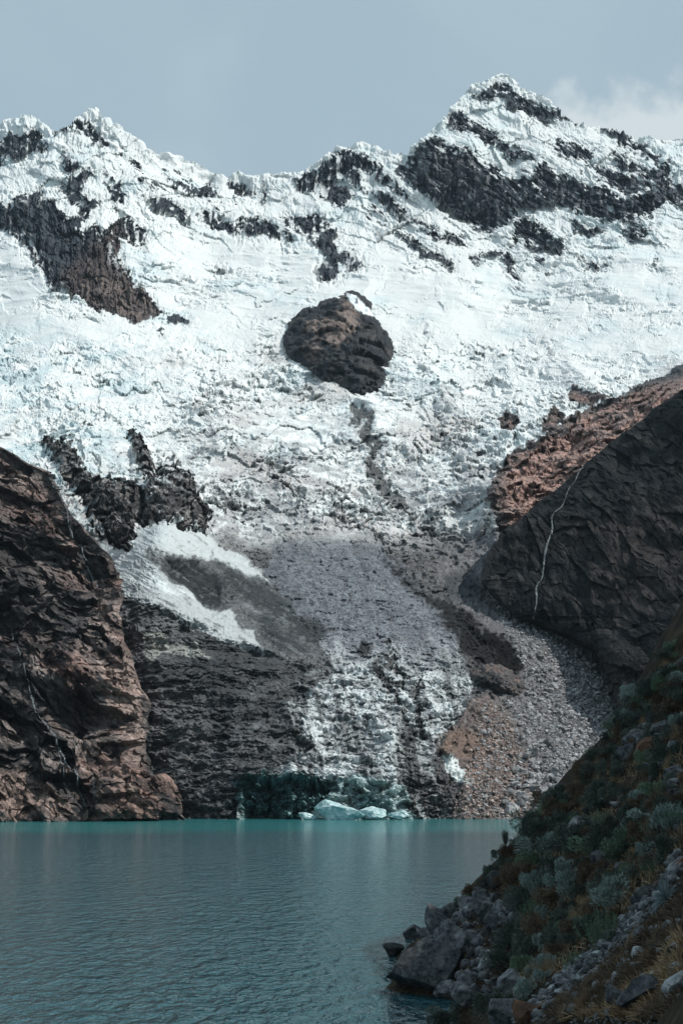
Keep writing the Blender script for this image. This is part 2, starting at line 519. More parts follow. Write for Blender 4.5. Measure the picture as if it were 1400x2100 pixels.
# --- rock showing through the snow of the summit wall (traced outlines)
def Z1(*p): return [(x / 2, y / 2 + 130) for x, y in p]
def Z2(*p): return [(x / 2 + 700, y / 2 + 130) for x, y in p]
ROCKS = [
 Z1((-600, 330), (-200, 310), (0, 300), (40, 285), (90, 288), (150, 272), (200, 308), (212, 340), (185, 362), (120, 378), (70, 404), (40, 388), (0, 424), (-300, 430), (-600, 420)),
 Z1((320, 240), (360, 248), (412, 288), (442, 310), (438, 348), (400, 332), (365, 300), (330, 285), (290, 275), (225, 302), (218, 272), (290, 260)),
 Z1((268, 368), (322, 395), (322, 430), (302, 460), (388, 430), (380, 470), (345, 480), (325, 530), (300, 562), (246, 532), (258, 480), (280, 450), (258, 420)),
 Z1((-600, 620), (-200, 560), (0, 565), (60, 545), (108, 518), (150, 512), (190, 545), (225, 540), (262, 590), (285, 622), (332, 612), (312, 560), (342, 520), (410, 560), (380, 600), (332, 655), (312, 685), (380, 668), (430, 692), (468, 652), (520, 618), (562, 650), (602, 690), (612, 732), (592, 765), (545, 742), (488, 716), (497, 760), (520, 800), (562, 890), (604, 950), (642, 1012), (695, 1036), (652, 1054), (552, 1072), (470, 1024), (400, 1022), (340, 992), (270, 962), (262, 930), (222, 924), (188, 884), (168, 840), (108, 772), (75, 722), (0, 672), (-300, 700), (-600, 740)),
 Z1((684, 456), (740, 478), (802, 508), (872, 478), (885, 534), (820, 544), (760, 534), (698, 502)),
 Z1((588, 528), (642, 556), (722, 588), (782, 608), (772, 646), (722, 640), (640, 598)),
 Z1((452, 515), (512, 472), (506, 560), (468, 612), (455, 570)),
 Z1((818, 605), (900, 628), (962, 658), (1002, 634), (1062, 636), (1150, 678), (1218, 732), (1180, 748), (1130, 724), (1080, 714), (1030, 734), (980, 706), (900, 684), (850, 652)),
 Z1((1150, 636), (1230, 624), (1292, 636), (1358, 660), (1335, 692), (1282, 726), (1230, 704), (1180, 684)),
 Z1((938, 486), (1002, 498), (1056, 532), (1020, 550), (960, 524)),
 Z1((1070, 488), (1090, 486), (1100, 560), (1092, 620), (1078, 560)),
 Z1((952, 520), (966, 520), (978, 590), (962, 585)),
 Z1((690, 1060), (735, 1050), (780, 1072), (730, 1086)), Z1((648, 1100), (690, 1108), (670, 1125)),
 Z1((890, 830), (950, 850), (930, 862)),
 [(600, 368), (628, 352), (655, 336), (682, 316), (720, 303), (752, 314), (782, 338), (800, 352), (770, 346), (745, 352), (722, 345), (700, 360), (690, 372), (712, 388), (722, 398), (705, 416), (690, 426), (660, 402), (640, 388), (615, 388)],
 [(640, 500), (665, 482), (690, 470), (680, 490), (720, 520), (748, 548), (720, 560), (690, 545), (700, 570), (660, 580), (648, 556), (668, 530)],
 Z2((0, 425), (60, 445), (112, 515), (182, 536), (262, 586), (302, 616), (355, 628), (404, 690), (482, 708), (508, 732), (420, 726), (358, 696), (326, 652), (258, 636), (198, 606), (148, 566), (60, 505), (0, 465)),
 Z2((30, 350), (80, 372), (172, 414), (234, 468), (284, 534), (250, 536), (178, 506), (98, 446)),
 Z2((220, 676), (282, 698), (322, 738), (402, 776), (456, 802), (442, 834), (378, 806), (298, 776), (248, 724)),
 Z2((268, 400), (300, 348), (372, 296), (432, 328), (522, 358), (602, 408), (662, 450), (702, 480), (772, 484), (802, 420), (850, 396), (876, 430), (902, 462), (1002, 502), (1082, 520), (1175, 575), (1282, 480), (1332, 468), (1400, 500), (1700, 520), (1900, 600), (1700, 680), (1400, 596), (1332, 574), (1260, 604), (1204, 684), (1130, 664), (1000, 634), (930, 604), (830, 584), (740, 604), (702, 652), (622, 684), (572, 694), (518, 642), (440, 584), (368, 544), (288, 494), (215, 420)),
 Z2((416, 220), (470, 186), (522, 216), (582, 256), (642, 298), (702, 346), (785, 402), (700, 404), (638, 344), (556, 316), (488, 294), (428, 254)),
 Z2((618, 70), (682, 98), (762, 148), (832, 178), (902, 193), (965, 242), (900, 234), (830, 240), (778, 214), (720, 194), (690, 190), (640, 144), (600, 120)),
 Z2((540, 130), (600, 100), (650, 112), (620, 150), (580, 160)),
 Z2((878, 328), (962, 338), (1054, 370), (1010, 414), (950, 404), (888, 372)),
 Z2((1056, 268), (1152, 286), (1234, 338), (1318, 380), (1292, 404), (1200, 374), (1120, 334)),
 Z2((1000, 414), (1102, 446), (1202, 468), (1275, 430), (1338, 392), (1330, 470), (1280, 490), (1180, 560), (1130, 520), (1060, 480)),
 Z2((1090, 380), (1180, 400), (1250, 440), (1200, 450), (1120, 420)),
 Z2((740, 626), (782, 648), (832, 688), (914, 738), (916, 784), (850, 784), (770, 756), (718, 704), (688, 752), (692, 802), (744, 894), (690, 866), (656, 802), (698, 720), (708, 660)),
 Z2((516, 790), (600, 788), (664, 754), (632, 804), (556, 834)),
 Z2((940, 785), (1000, 795), (1095, 822), (1040, 834), (990, 810)), Z2((1146, 700), (1222, 676), (1276, 700), (1180, 728)),
 Z2((930, 650), (1000, 665), (1060, 690), (1000, 720), (950, 700)), Z2((770, 800), (830, 810), (800, 835)),
 Z2((1290, 800), (1310, 815), (1280, 842)),
 # rock round the foot of the icefall
 [(88, 905), (102, 888), (135, 905), (160, 945), (185, 962), (250, 985), (292, 1002), (276, 930), (262, 895), (268, 878), (300, 915), (320, 950), (352, 940), (400, 998), (424, 1045), (414, 1095), (380, 1082), (330, 1066), (288, 1080), (266, 1132), (222, 1112), (190, 1062), (148, 1000)],
 [(1012, 862), (1030, 842), (1052, 845), (1064, 872), (1050, 892), (1028, 888)],
 [(1160, 808), (1172, 782), (1190, 792), (1230, 800), (1250, 806), (1210, 828), (1165, 820)],
 [(1110, 870), (1130, 832), (1150, 845), (1160, 858), (1120, 892)],
 [(1120, 890), (1200, 828), (1250, 812), (1340, 772), (1400, 745), (1760, 640), (1800, 900), (1400, 1000), (1200, 1100), (1030, 1100), (1003, 1035), (1008, 978), (1040, 928), (1080, 908)],
]
streak = fbm(np.stack([(U * 0.80 + Vv * 0.6) / 26, (-U * 0.6 + Vv * 0.8) / 5, U * 0], -1), 3, off=5.5)
flw = fbm(uv3 / 30, 3, off=6.6) * 14
flute = fbm(np.stack([(U + flw) / 8.0, (Vv + flw) / 30, U * 0], -1), 4, 0.6, off=2.2)
rock_d = np.full(U.shape, -60.0)
for pl in ROCKS:
    rock_d = np.maximum(rock_d, poly_sdf(pl, UW, VW))
upper = sm(Vv, 700, 620)
right_pk = sm(U, 760, 860) * upper
vstr = fbm(np.stack([(U + wu * 6) / 5.0, (Vv + wv * 6) / 48, U * 0], -1), 3, 0.6, off=12.2)
stf = fbm(np.stack([(U * 0.80 + Vv * 0.6) / 17, (-U * 0.6 + Vv * 0.8) / 3.0, U * 0], -1), 3, 0.6, off=15.5)
edge_n = fine * 4 + (streak * 6 + stf * 5) * right_pk + (flute * 5 + vstr * 3) * (1 - right_pk) * upper
# thin rock rakes and broken bands in the snow faces
rakes = sm(fbm(uv3 / 60, 3, off=77), 0.15, 0.5) * upper * sm(Vv, 520, 430) * sm(Vv - vt[None], 8, 40)
rk = rock_d + edge_n * 1.25 + (fine * 6 + wv * 7) * sm(Vv, 740, 840) * sm(U, 700, 500)
rock = np.maximum(sm(rk, -0.8, 1.0), rakes * sm(streak + flute * 0.6 + stf * 0.4, 0.42, 0.55))
rakes2 = right_pk * sm(Vv, 480, 430) * sm(Vv - vt[None], 10, 30) * sm(stf * 0.7 + streak * 0.6 + fine * 0.3 + wu * 0.5, 0.62, 0.74)
rock = np.maximum(rock, rakes2)
# thin snow lodged on ledges inside the rock
lodge = sm(np.where(right_pk > 0.5, streak * 0.7 + stf * 0.6, flute * 0.8 + vstr * 0.5 + 0.1) + fine * 0.4 + wu * 0.3, 0.36, 0.5) * sm(Vv, 640, 480) * sm(rock_d, 34 + 24 * right_pk, 6)
rock = rock * (1 - 0.95 * lodge)

# --- zones of the relief
fallz = sm(Vv + wv * 25, 640, 760) * sm(Vv + wv * 15 - 0.12 * np.abs(U - 700), 1150, 1060)
smooth_z = upper * sm(Vv, 470, 540)
tongue = sm(Vv, 1070, 1150)
TONGUE_P = [(560, 1115), (650, 1100), (780, 1118), (850, 1180), (920, 1260), (950, 1330), (962, 1400), (952, 1480), (905, 1520), (885, 1560), (930, 1690), (480, 1690), (520, 1600), (600, 1530), (570, 1440), (680, 1375), (640, 1300), (600, 1250), (545, 1180)]
tg = sm(poly_sdf(TONGUE_P, UW, VW) + fine * 6, -8, 8)
FAN_P = [(900, 1085), (1000, 1075), (1030, 1060), (1060, 1100), (1100, 1250), (1230, 1330), (1320, 1500), (1500, 1720), (925, 1720), (950, 1600), (900, 1535), (960, 1450), (1040, 1390), (1000, 1320), (930, 1250), (890, 1180)]
fan = sm(poly_sdf(FAN_P, UW, VW) + fine * 3, -5, 5)
DEB_P = [(180, 1150), (260, 1215), (420, 1285), (550, 1340), (600, 1352), (690, 1372), (640, 1410), (600, 1450), (640, 1530), (520, 1602), (470, 1700), (150, 1700), (200, 1300)]
deb = sm(poly_sdf(DEB_P, UW, VW) + fine * 6 + streak * 4, -8, 8)
BULGE_P = [(200, 1110), (265, 1128), (288, 1080), (330, 1066), (400, 1085), (500, 1140), (560, 1195), (640, 1290), (690, 1372), (550, 1342), (420, 1290), (250, 1225)]
bul = sm(poly_sdf(BULGE_P, UW, VW) + fine * 3, -6, 6)

fallz = fallz * (1 - bul)
ice_front = sm(poly_sdf([(478, 1600), (540, 1590), (640, 1598), (760, 1590), (850, 1620), (860, 1700), (480, 1700)], UW, VW), -6, 8)
# --- displacement along the surface normal, metres
H = np.zeros(U.shape)
nA0 = fbm(P32 / 60, 3, off=66)
H += fbm(P32 / 170, 3, off=1.5) * 24 * sm(Vv, 1150, 900) * sm(Vv - vt[None], 0, 60)
rr = ridged(P32 * np.array([1 / 42, 1 / 42, 1 / 60], np.float32), 6, 0.55, off=7)
H += rock * upper * (vstr * 3.5 + streak * 2)
H += rock * (rr - 0.6) * 9 * sm(Vv, 1100, 700) + rock * (rr - 0.6) * 5 * (1 - sm(Vv, 1100, 700))
snowk = 1 - rock
H += snowk * 5.0 * sm(rk, 0, -14) * upper
H += snowk * sm(Vv, 540, 470) * (np.abs(flute) * -5.0 * sm(nA0, -0.3, 0.5) + (ridged(P32 / np.float32(60), 3, 0.42, off=71) - 0.6) * 16)          # fluted snow faces
crestb = sm(Vv - vt[None], 26, 4)
H += crestb * snowk * (np.abs(fbm(P32 / 26, 3, 0.4, off=31)) * 9 - 2)
H += smooth_z * snowk * (ridged(P32 * np.array([1 / 80, 1 / 60, 1 / 34], np.float32), 3, 0.42, off=3) - 0.6) * 10
H += smooth_z * snowk * (ridged(P32 * np.array([1 / 22, 1 / 22, 1 / 13], np.float32), 4, 0.55, off=33) - 0.6) * 5.5 * sm(nA0, -0.6, 0.5)
rad_ = np.hypot((U - 740) * 0.62, Vv + 520) + wv * 14
ang_ = np.arctan2((U - 740) * 0.62, Vv + 520)
arc = ridged(np.stack([ang_ * 1150 / 120, rad_ / 16, U * 0], -1), 4, 0.5, off=91)
H += smooth_z * snowk * (arc - 0.6) * 9 * sm(nA0, -0.5, 0.4)
ic = ridged(P32 * np.array([1 / 20, 1 / 20, 1 / 12], np.float32), 5, 0.62, off=19)
ic = 0.6 * ic + 0.4 * ridged(np.stack([ang_ * 1150 / 26, rad_ / 9, U * 0], -1), 4, 0.6, off=93)
ic2 = np.abs(fbm(P32 * np.array([1 / 9, 1 / 9, 1 / 6], np.float32), 4, 0.6, off=23))
FALLK = 1 - 0.0 * U
big = ridged(P32 / 75, 3, off=29)
H += fallz * snowk * ((ic - 0.6) * 7 + ic2 * 1.5 + (big - 0.6) * 18)
for lump, amp_ in (([(150, 985), (250, 985), (285, 1000), (290, 1075), (265, 1130), (220, 1110), (185, 1060)], 16), ([(262, 880), (300, 912), (322, 948), (300, 985), (276, 975), (262, 920)], 12),
                   ([(290, 985), (340, 942), (400, 998), (424, 1045), (414, 1095), (330, 1066), (290, 1075)], 17), ([(88, 905), (130, 905), (190, 970), (180, 1010), (140, 990)], 9)):
    ls = poly_sdf(lump, UW, VW, 80)
    H += np.sqrt(np.clip(ls, 0, 40) / 40) * amp_
    H -= sm(ls, -14, -2) * sm(ls, 4, -2) * 10 * rock
lowk = rock * sm(Vv, 740, 840)
stp = fbm(P32 * np.array([1 / 40, 1 / 40, 1 / 26], np.float32), 4, 0.55, off=55)
H += lowk * (stp * 14)
# tongue: stepped crevassed ice, ledges running across the flow
tw = fbm(P32 / 26, 3, off=101)
tgp = (P32 + np.stack([tw * 9, tw * 0, tw * 9 + np.abs(U - 760) * 0.02], -1)) * np.array([1 / 20, 1 / 16, 1 / 6.5], np.float32)
led = ridged(tgp, 4, 0.55, off=13)
tz = np.maximum(tg, deb * 0.8) * tongue
up_t = sm(Vv + wv * 30, 1420, 1290)
H += tz * ((led - 0.6) * 5.5) * (1 - 0.5 * tg * up_t) + tg * tongue * np.abs(fbm(P32 / 5.5, 4, 0.6, off=8)) * 2.6 * (1 - 0.4 * up_t)
H += deb * tongue * (terr(fbm(P32 * np.array([1 / 44, 1 / 30, 1 / 15], np.float32), 4, 0.5, off=103) + tw * 0.25, 5, 0.4) * 11)
low = sm(Vv, 1300, 1420)
H += tz * low * (ridged(P32 * np.array([1 / 45, 1 / 30, 1 / 11], np.float32), 3, off=15) - 0.6) * 9
# ice-cave recess in the snout and its lip
snout = poly_sdf([(478, 1600), (540, 1590), (640, 1598), (720, 1610), (690, 1640), (640, 1660), (600, 1690), (500, 1690)], UW, VW)
H -= sm(snout, -4, 10) * (2 + 5 * nA0 - (ridged(P32 / np.float32(11), 4, 0.55, off=89) - 0.6) * 12)
H += sm(Vv, 1560, 1590) * sm(Vv, 1612, 1592) * sm(U, 470, 540) * sm(U, 830, 760) * 5
# bulge of old snow and grit, smooth
diag = fbm(np.stack([(U * 0.86 + Vv * 0.5) / 60, (-U * 0.5 + Vv * 0.86) / 7, U * 0], -1), 4, 0.55, off=35)
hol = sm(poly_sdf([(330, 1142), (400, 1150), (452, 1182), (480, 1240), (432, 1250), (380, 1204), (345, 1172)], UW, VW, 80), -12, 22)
H += bul * (fbm(P32 / 30, 3, off=16) * 5 + diag * 0.7 + np.abs(fine) * 0.6) - hol * 14
# scree: lumpy blocks
H += fan * (np.abs(fbm(P32 / 3.2, 3, 0.6, off=4)) * 1.4 + fbm(P32 / 22, 3, off=44) * 3.5)
rest = tongue * (1 - np.maximum.reduce([tz, fan, bul]))
H += rest * (ridged(P32 / 16, 5, 0.6, off=6) - 0.6) * 8
# broken facets: rock joints, seracs, cracked tongue
def rot2(u, v, deg):
    a_ = R_(deg)
    return u * math.cos(a_) + v * math.sin(a_), -u * math.sin(a_) + v * math.cos(a_)


uw2, vw2 = U + wu * 7 + fine * 1.5, Vv + wv * 7 + fine * 1.5
xa, ya = rot2(uw2, vw2, 36)
fa, ea = facet(xa / 30, ya / 10, 1); fb, eb = facet(xa / 12, ya / 5, 2)
fv, ev = facet(uw2 / 9, vw2 / 34, 3); fv2, ev2 = facet(uw2 / 5, vw2 / 13, 4)
H += rock * upper * (right_pk * (fa * 11 + fb * 5 + fv * 4) + (1 - right_pk) * (fv * 9 + fv2 * 4 + fa * 5))
fl, el = facet(uw2 / 17, vw2 / 11, 5); fl2, el2 = facet(uw2 / 7, vw2 / 5, 6)
xq, yq = rot2(uw2, vw2, -28)
fq, eq = facet(xq / 34, yq / 12, 13)
H += lowk * ((fl * 11 + fl2 * 4) * (1 - 0.72 * sm(U, 900, 1000)) + fq * 11 * sm(U, 900, 1000))
rsm = tongue * (1 - np.maximum(tz, bul)) + bul * 0.3
H += rsm * (fl * 2.2 + fl2 * 1.3)
xr, yr = rot2(uw2, vw2, -38)
fs, es = facet(uw2 / 15, vw2 / 10, 7); fs2, es2 = facet(uw2 / 6.5, vw2 / 4.5, 8)
sz = np.clip(0.55 + 1.0 * nA0 + 0.35 * wu, 0.12, 1.3)
H += fallz * snowk * (fs * 8 * sz + fs2 * 2.6 * sz)
fbig, ebig = facet(ang_ * 1150 / 70 + wu * 0.25, rad_ / 30 + wv * 0.25, 14)
H += (fallz * 0.9 + smooth_z * 0.5) * snowk * fbig * 6
fc, ec = facet(uw2 / 40, vw2 / 15, 12)
H += smooth_z * snowk * (fc * 6 + fs * 2.0 + fs2 * 0.5) * sm(nA0 + 0.4 * wu, -0.3, 0.6)
fB, eB = facet(uw2 / 85 + 0.2 * wv, vw2 / 60, 11)
fB2, eB2 = facet(xa / 70, ya / 30, 15)
H += sm(Vv, 540, 470) * (fB * 9 + fB2 * 7) * sm(Vv - vt[None], 4, 60)
H += sm(Vv, 540, 470) * snowk * (fc * 3 + fv * 1.6)
ft, et = facet(uw2 / 22, vw2 / 8, 9); ft2, et2 = facet(uw2 / 8, vw2 / 4.5, 10)
fi, ei = facet(uw2 / 26, vw2 / 20, 3)
H += ice_front * fi * 7
H += tz * (1 - 0.45 * tg * up_t) * (ft * 3.0 + ft2 * 1.2) * (1 - deb * (0.25 + 0.5 * sm(nA0 + wu * 0.4, -0.2, 0.3)))
# dark moraine trench lines in the ice
LINES = [([(740, 852), (752, 900), (775, 925), (770, 960), (790, 990), (815, 1040), (850, 1060), (880, 1095)], 13),
         ([(680, 1010), (720, 1070), (790, 1120), (850, 1185)], 10),
         ([(790, 1385), (812, 1420), (828, 1470), (845, 1510)], 10), ([(775, 1290), (800, 1350), (845, 1400), (870, 1500)], 6)]
trench = np.zeros(U.shape)
for ln_, w_ in LINES:
    trench = np.maximum(trench, sm(line_dist(ln_, UW + wu * 10, VW) + fine * 9 + (nA0 + 0.1) * 9, w_, w_ * 0.3))
H -= trench * 2
kk = (0.22 + 0.25 * sm(Vv - vt[None], 40, 4))[..., None]     # relief mostly grows outwards from the face, upwards along the crest
DIR = Nn * kk - RAY * (1 - kk); DIR /= np.linalg.norm(DIR, axis=-1, keepdims=True)
PD = P + DIR * H[..., None]

# --- colour (ground colours, darker in troughs and joints)
def lay(cl, mask, rgb):
    return cl + (np.asarray(rgb, float) - cl) * np.clip(mask, 0, 1)[..., None]

CLR = np.empty(U.shape + (3,)); CLR[:] = (0.69, 0.712, 0.70)
CLR *= (1 + 0.06 * fallz)[..., None]
nA = fbm(P32 / 55, 4, off=61); nB = fbm(P32 / 14, 4, 0.6, off=67)
CLR = lay(CLR, sm(nA + 0.5 * nB, 0.15, 0.9) * 0.35 * snowk, (0.46, 0.60, 0.62))       # bluish firn
# dirt in the icefall: more towards its middle and foot
dirt = sm(Vv - 0.25 * np.abs(U - 720), 690, 1060)
flow = fbm(np.stack([ang_ * 1150 / 24 + wu * 0.8, rad_ / 150, U * 0], -1), 4, 0.55, off=95)
grime = sm(nB * 0.55 + nA * 0.35 + fine * 0.45 + flow * 0.7 + dirt * 1.15, 0.6, 1.4) * fallz
CLR = lay(CLR, grime * 0.7, (0.34, 0.33, 0.33))
CLR = lay(CLR, fallz * sm(0.56 - ic, 0.0, 0.2) * (0.15 + 0.55 * dirt), (0.24, 0.25, 0.26))
CLR = lay(CLR, fallz * sm(fbm(P32 / 90, 3, off=90) + dirt * 0.5, 0.4, 0.9) * 0.4, (0.36, 0.32, 0.30))
blue = fallz * sm(400 - U + wv * 60, 0, 200) * sm(nB + nA * 0.5, -0.2, 0.5)
CLR = lay(CLR, blue * 0.4, (0.40, 0.55, 0.58))
# tongue
CLR = lay(CLR, tongue, (0.13, 0.128, 0.13))
up_t = sm(Vv + wv * 30, 1420, 1290)
tcol = np.where(up_t[..., None] > 0, 0, 0) + (np.array([0.205, 0.222, 0.245]) * up_t[..., None] + np.array([0.62, 0.655, 0.655]) * (1 - up_t[..., None]))
m_ = (tg * tongue)[..., None]
CLR = CLR * (1 - m_) + tcol * m_
crk = sm(led, 0.56, 0.42)
CLR = lay(CLR, tg * tongue * crk * (0.2 + 0.3 * low), (0.10, 0.105, 0.11))
CLR = lay(CLR, tg * tongue * sm(nB + (U - 900) / 400 * low * 0, 0.3, 0.9) * 0.35, (0.13, 0.133, 0.14))
CLR = lay(CLR, tg * tongue * low * sm(-nB, 0.2, 0.7) * 0.4, (0.60, 0.64, 0.64))
# fan
brown = sm(poly_sdf([(930, 1450), (1000, 1400), (1080, 1540), (1100, 1720), (900, 1720), (880, 1540)], UW, VW, 120), -25, 25)
fcol = np.array([0.17, 0.168, 0.175]) * (1 - brown[..., None]) + np.array([0.165, 0.135, 0.125]) * brown[..., None]
CLR = CLR * (1 - (fan * tongue)[..., None]) + fcol * (fan * tongue)[..., None]
CLR = lay(CLR, fan * sm(fine + nB * 0.3, 0.35, 0.8) * 0.5, (0.33, 0.33, 0.335))
CLR = lay(CLR, fan * sm(-fine + nB * 0.3, 0.35, 0.8) * 0.5, (0.08, 0.075, 0.075))
# debris apron left of the tongue
CLR = lay(CLR, deb * tongue, (0.098, 0.102, 0.108))
CLR = lay(CLR, deb * tongue * sm(nB * 0.7 + fine * 0.6 + streak * 0.3, 0.5, 0.9) * 0.7, (0.28, 0.28, 0.275))
CLR = lay(CLR, deb * tongue * crk * 0.4, (0.03, 0.033, 0.036))
CLR = lay(CLR, deb * tongue * sm(nA + 0.3 * wu, 0.0, 0.5) * 0.6, (0.165, 0.168, 0.17))
CLR = lay(CLR, deb * tongue * sm(-nA + 0.4 * wv, 0.1, 0.6) * 0.6, (0.04, 0.044, 0.048))
vein = sm(fbm((P32 + np.stack([tw * 20, tw * 0, tw * 14], -1)) * np.array([1 / 16, 1 / 16, 1 / 7], np.float32), 4, 0.6, off=105), 0.25, 0.6)
CLR = lay(CLR, deb * tongue * vein * sm(U + wu * 60, 440, 640) * 0.6, (0.30, 0.32, 0.32))
BANDS = [  # (outline, colour, strength, edge softness px)
 (BULGE_P, (0.13, 0.135, 0.14), 1, 6),
 ([(272, 1130), (288, 1080), (330, 1066), (390, 1084), (440, 1108), (490, 1138), (540, 1172), (562, 1200), (500, 1176), (440, 1152), (395, 1142), (340, 1138)], (0.52, 0.56, 0.56), 0.97, 9),
 ([(212, 1118), (270, 1134), (302, 1150), (352, 1190), (422, 1232), (472, 1258), (512, 1298), (556, 1342), (500, 1328), (440, 1306), (380, 1274), (330, 1252), (280, 1234), (236, 1214), (224, 1180)], (0.45, 0.48, 0.485), 0.97, 5),
 ([(215, 1120), (270, 1136), (300, 1162), (350, 1202), (400, 1230), (330, 1215), (280, 1190), (240, 1190)], (0.68, 0.73, 0.73), 0.85, 12),
 ([(212, 1116), (262, 1130), (285, 1080), (300, 1140), (330, 1165), (300, 1190), (240, 1195)], (0.58, 0.62, 0.62), 0.95, 6),
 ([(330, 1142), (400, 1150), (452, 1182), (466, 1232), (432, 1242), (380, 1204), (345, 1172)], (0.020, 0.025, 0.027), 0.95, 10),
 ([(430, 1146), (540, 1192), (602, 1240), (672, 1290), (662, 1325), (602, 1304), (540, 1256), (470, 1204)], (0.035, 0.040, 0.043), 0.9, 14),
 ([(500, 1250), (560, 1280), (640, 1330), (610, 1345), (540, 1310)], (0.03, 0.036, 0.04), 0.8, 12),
 ([(290, 1300), (330, 1290), (350, 1310), (400, 1312), (440, 1345), (390, 1338), (340, 1330), (310, 1360)], (0.36, 0.37, 0.34), 0.8, 5),
 ([(300, 1400), (390, 1400), (420, 1520), (370, 1600), (300, 1590)], (0.15, 0.15, 0.15), 0.7, 25),
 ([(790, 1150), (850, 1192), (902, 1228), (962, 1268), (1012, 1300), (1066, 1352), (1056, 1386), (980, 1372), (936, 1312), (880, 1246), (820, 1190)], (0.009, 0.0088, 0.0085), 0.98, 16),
 ([(735, 1318), (750, 1306), (768, 1325), (760, 1345), (738, 1338)], (0.03, 0.03, 0.032), 0.95, 6),
 ([(768, 1368), (780, 1350), (790, 1375), (776, 1392)], (0.04, 0.04, 0.042), 0.9, 6),
 ([(800, 1500), (850, 1492), (892, 1560), (935, 1600), (938, 1700), (850, 1700), (815, 1600)], (0.10, 0.097, 0.097), 0.9, 12),
 ([(900, 1180), (960, 1170), (1000, 1215), (940, 1240), (900, 1210)], (0.05, 0.06, 0.065), 0.75, 14),
 ([(898, 1505), (930, 1492), (1018, 1520), (1010, 1540), (960, 1558), (900, 1548)], (0.20, 0.145, 0.12), 0.9, 6),
 ([(960, 1575), (990, 1565), (1000, 1590), (970, 1600)], (0.30, 0.20, 0.15), 0.6, 8),
 ([(906, 1550), (940, 1558), (965, 1605), (940, 1600), (915, 1570)], (0.68, 0.72, 0.70), 0.95, 3),
 ([(900, 1070), (960, 1048), (985, 1065), (960, 1092), (910, 1088)], (0.55, 0.56, 0.55), 0.9, 6),
 ([(880, 1040), (930, 1030), (900, 1075), (990, 1095), (1000, 1120), (930, 1150), (890, 1140), (850, 1090)], (0.17, 0.17, 0.175), 0.7, 14),
]
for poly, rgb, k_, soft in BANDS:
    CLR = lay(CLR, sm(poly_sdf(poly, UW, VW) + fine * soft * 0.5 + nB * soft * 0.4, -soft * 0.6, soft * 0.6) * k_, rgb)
CLR = lay(CLR, bul * sm(diag + nB * 0.7 + fine * 0.5, 0.35, 0.9) * 0.4, (0.055, 0.062, 0.066))
CLR = lay(CLR, bul * sm(-diag + fine * 0.5, 0.35, 0.8) * 0.3, (0.34, 0.36, 0.37))
joint = sm(et, 0.10, 0.02) * 0.6 + sm(et2, 0.12, 0.02) * 0.4
CLR = lay(CLR, tg * tongue * joint * (0.3 + 0.35 * low), (0.09, 0.098, 0.105))
sflow = fbm(np.stack([(U - (Vv - 1100) * 0.30 + wu * 6) / 11, Vv / 120, U * 0], -1), 4, 0.6, off=120)
CLR = lay(CLR, tg * tongue * sm(sflow + nB * 0.3, 0.1, 0.7) * 0.6, (0.095, 0.10, 0.112))
CLR = lay(CLR, tg * tongue * low * sm(-sflow + nB * 0.3, 0.2, 0.8) * 0.5, (0.62, 0.66, 0.66))
# snout: blue-green ice in the cave and clean blocks beside it
sn = sm(snout + fine * 5, -6, 6)
CLR = lay(CLR, sn, (0.075, 0.145, 0.145))
icev = fbm(np.stack([U / 9, Vv / 26, U * 0], -1), 4, 0.6, off=88)
CLR = lay(CLR, sn * sm(icev, 0.0, 0.4) * 0.8, (0.20, 0.32, 0.32))
CLR = lay(CLR, sn * sm(nB + fine * 0.5, 0.1, 0.6) * 0.75, (0.012, 0.03, 0.033))
ice2 = sm(poly_sdf([(690, 1600), (760, 1590), (830, 1610), (850, 1690), (640, 1690), (655, 1650)], UW, VW) + fine * 6, -5, 8)
CLR = lay(CLR, ice2 * 0.85, (0.36, 0.46, 0.455))
CLR = lay(CLR, ice2 * sm(nB, 0.1, 0.5) * 0.7, (0.10, 0.24, 0.25))
CLR = lay(CLR, trench * 0.85, (0.05, 0.047, 0.046))
# rock colours
rockc = np.empty(U.shape + (3,)); rockc[:] = (0.050, 0.062, 0.075)
warm = sm(poly_sdf([(130, 560), (240, 440), (330, 640), (300, 680), (140, 640)], UW, VW, 80), -30, 30)
rockc = lay(rockc, warm * 0.8, (0.105, 0.078, 0.072))
rockc = lay(rockc, warm * sm(nB + vstr * 0.5, 0.05, 0.5) * sm(Vv, 540, 580) * 0.8, (0.21, 0.17, 0.15))
pkw = right_pk * sm(rock_d, 3, 14)
rockc = lay(rockc, pkw * sm(vstr * 0.8 + nA * 0.7, 0.0, 0.7) * 0.6, (0.23, 0.23, 0.235))
rockc = lay(rockc, pkw * sm(-vstr, 0.1, 0.5) * 0.8, (0.012, 0.017, 0.024))
lowr = sm(Vv, 740, 840)
rockc = lay(rockc, lowr * sm(U, 700, 500), (0.080, 0.076, 0.075))
rockc = lay(rockc, lowr * sm(U, 700, 500) * sm(nB + fine * 0.6 + sm(Vv, 1010, 960) * 0.2, 0.2, 0.6) * 0.7, (0.30, 0.285, 0.275))
rockc = lay(rockc, lowr * sm(U, 700, 500) * sm(rock_d, 10, 2) * sm(nA, -0.3, 0.3), (0.018, 0.02, 0.022))
strp = fbm(np.stack([(U * 0.95 + Vv * 0.25) / 40, (-U * 0.25 + Vv * 0.95) / 4.0, U * 0], -1), 3, 0.6, off=87)
lsn = sm(poly_sdf([(285, 985), (320, 940), (352, 948), (385, 990), (350, 1010), (300, 1040), (285, 1030)], UW, VW), -8, 10) + 0.35 * sm(U, 430, 400) * sm(Vv, 1060, 1000)
rockc = lay(rockc, lowr * sm(U, 700, 500) * np.clip(lsn, 0, 1) * sm(strp + fine * 0.3, 0.05, 0.35) * 0.9, (0.55, 0.57, 0.57))
rd = lowr * sm(U, 700, 900)
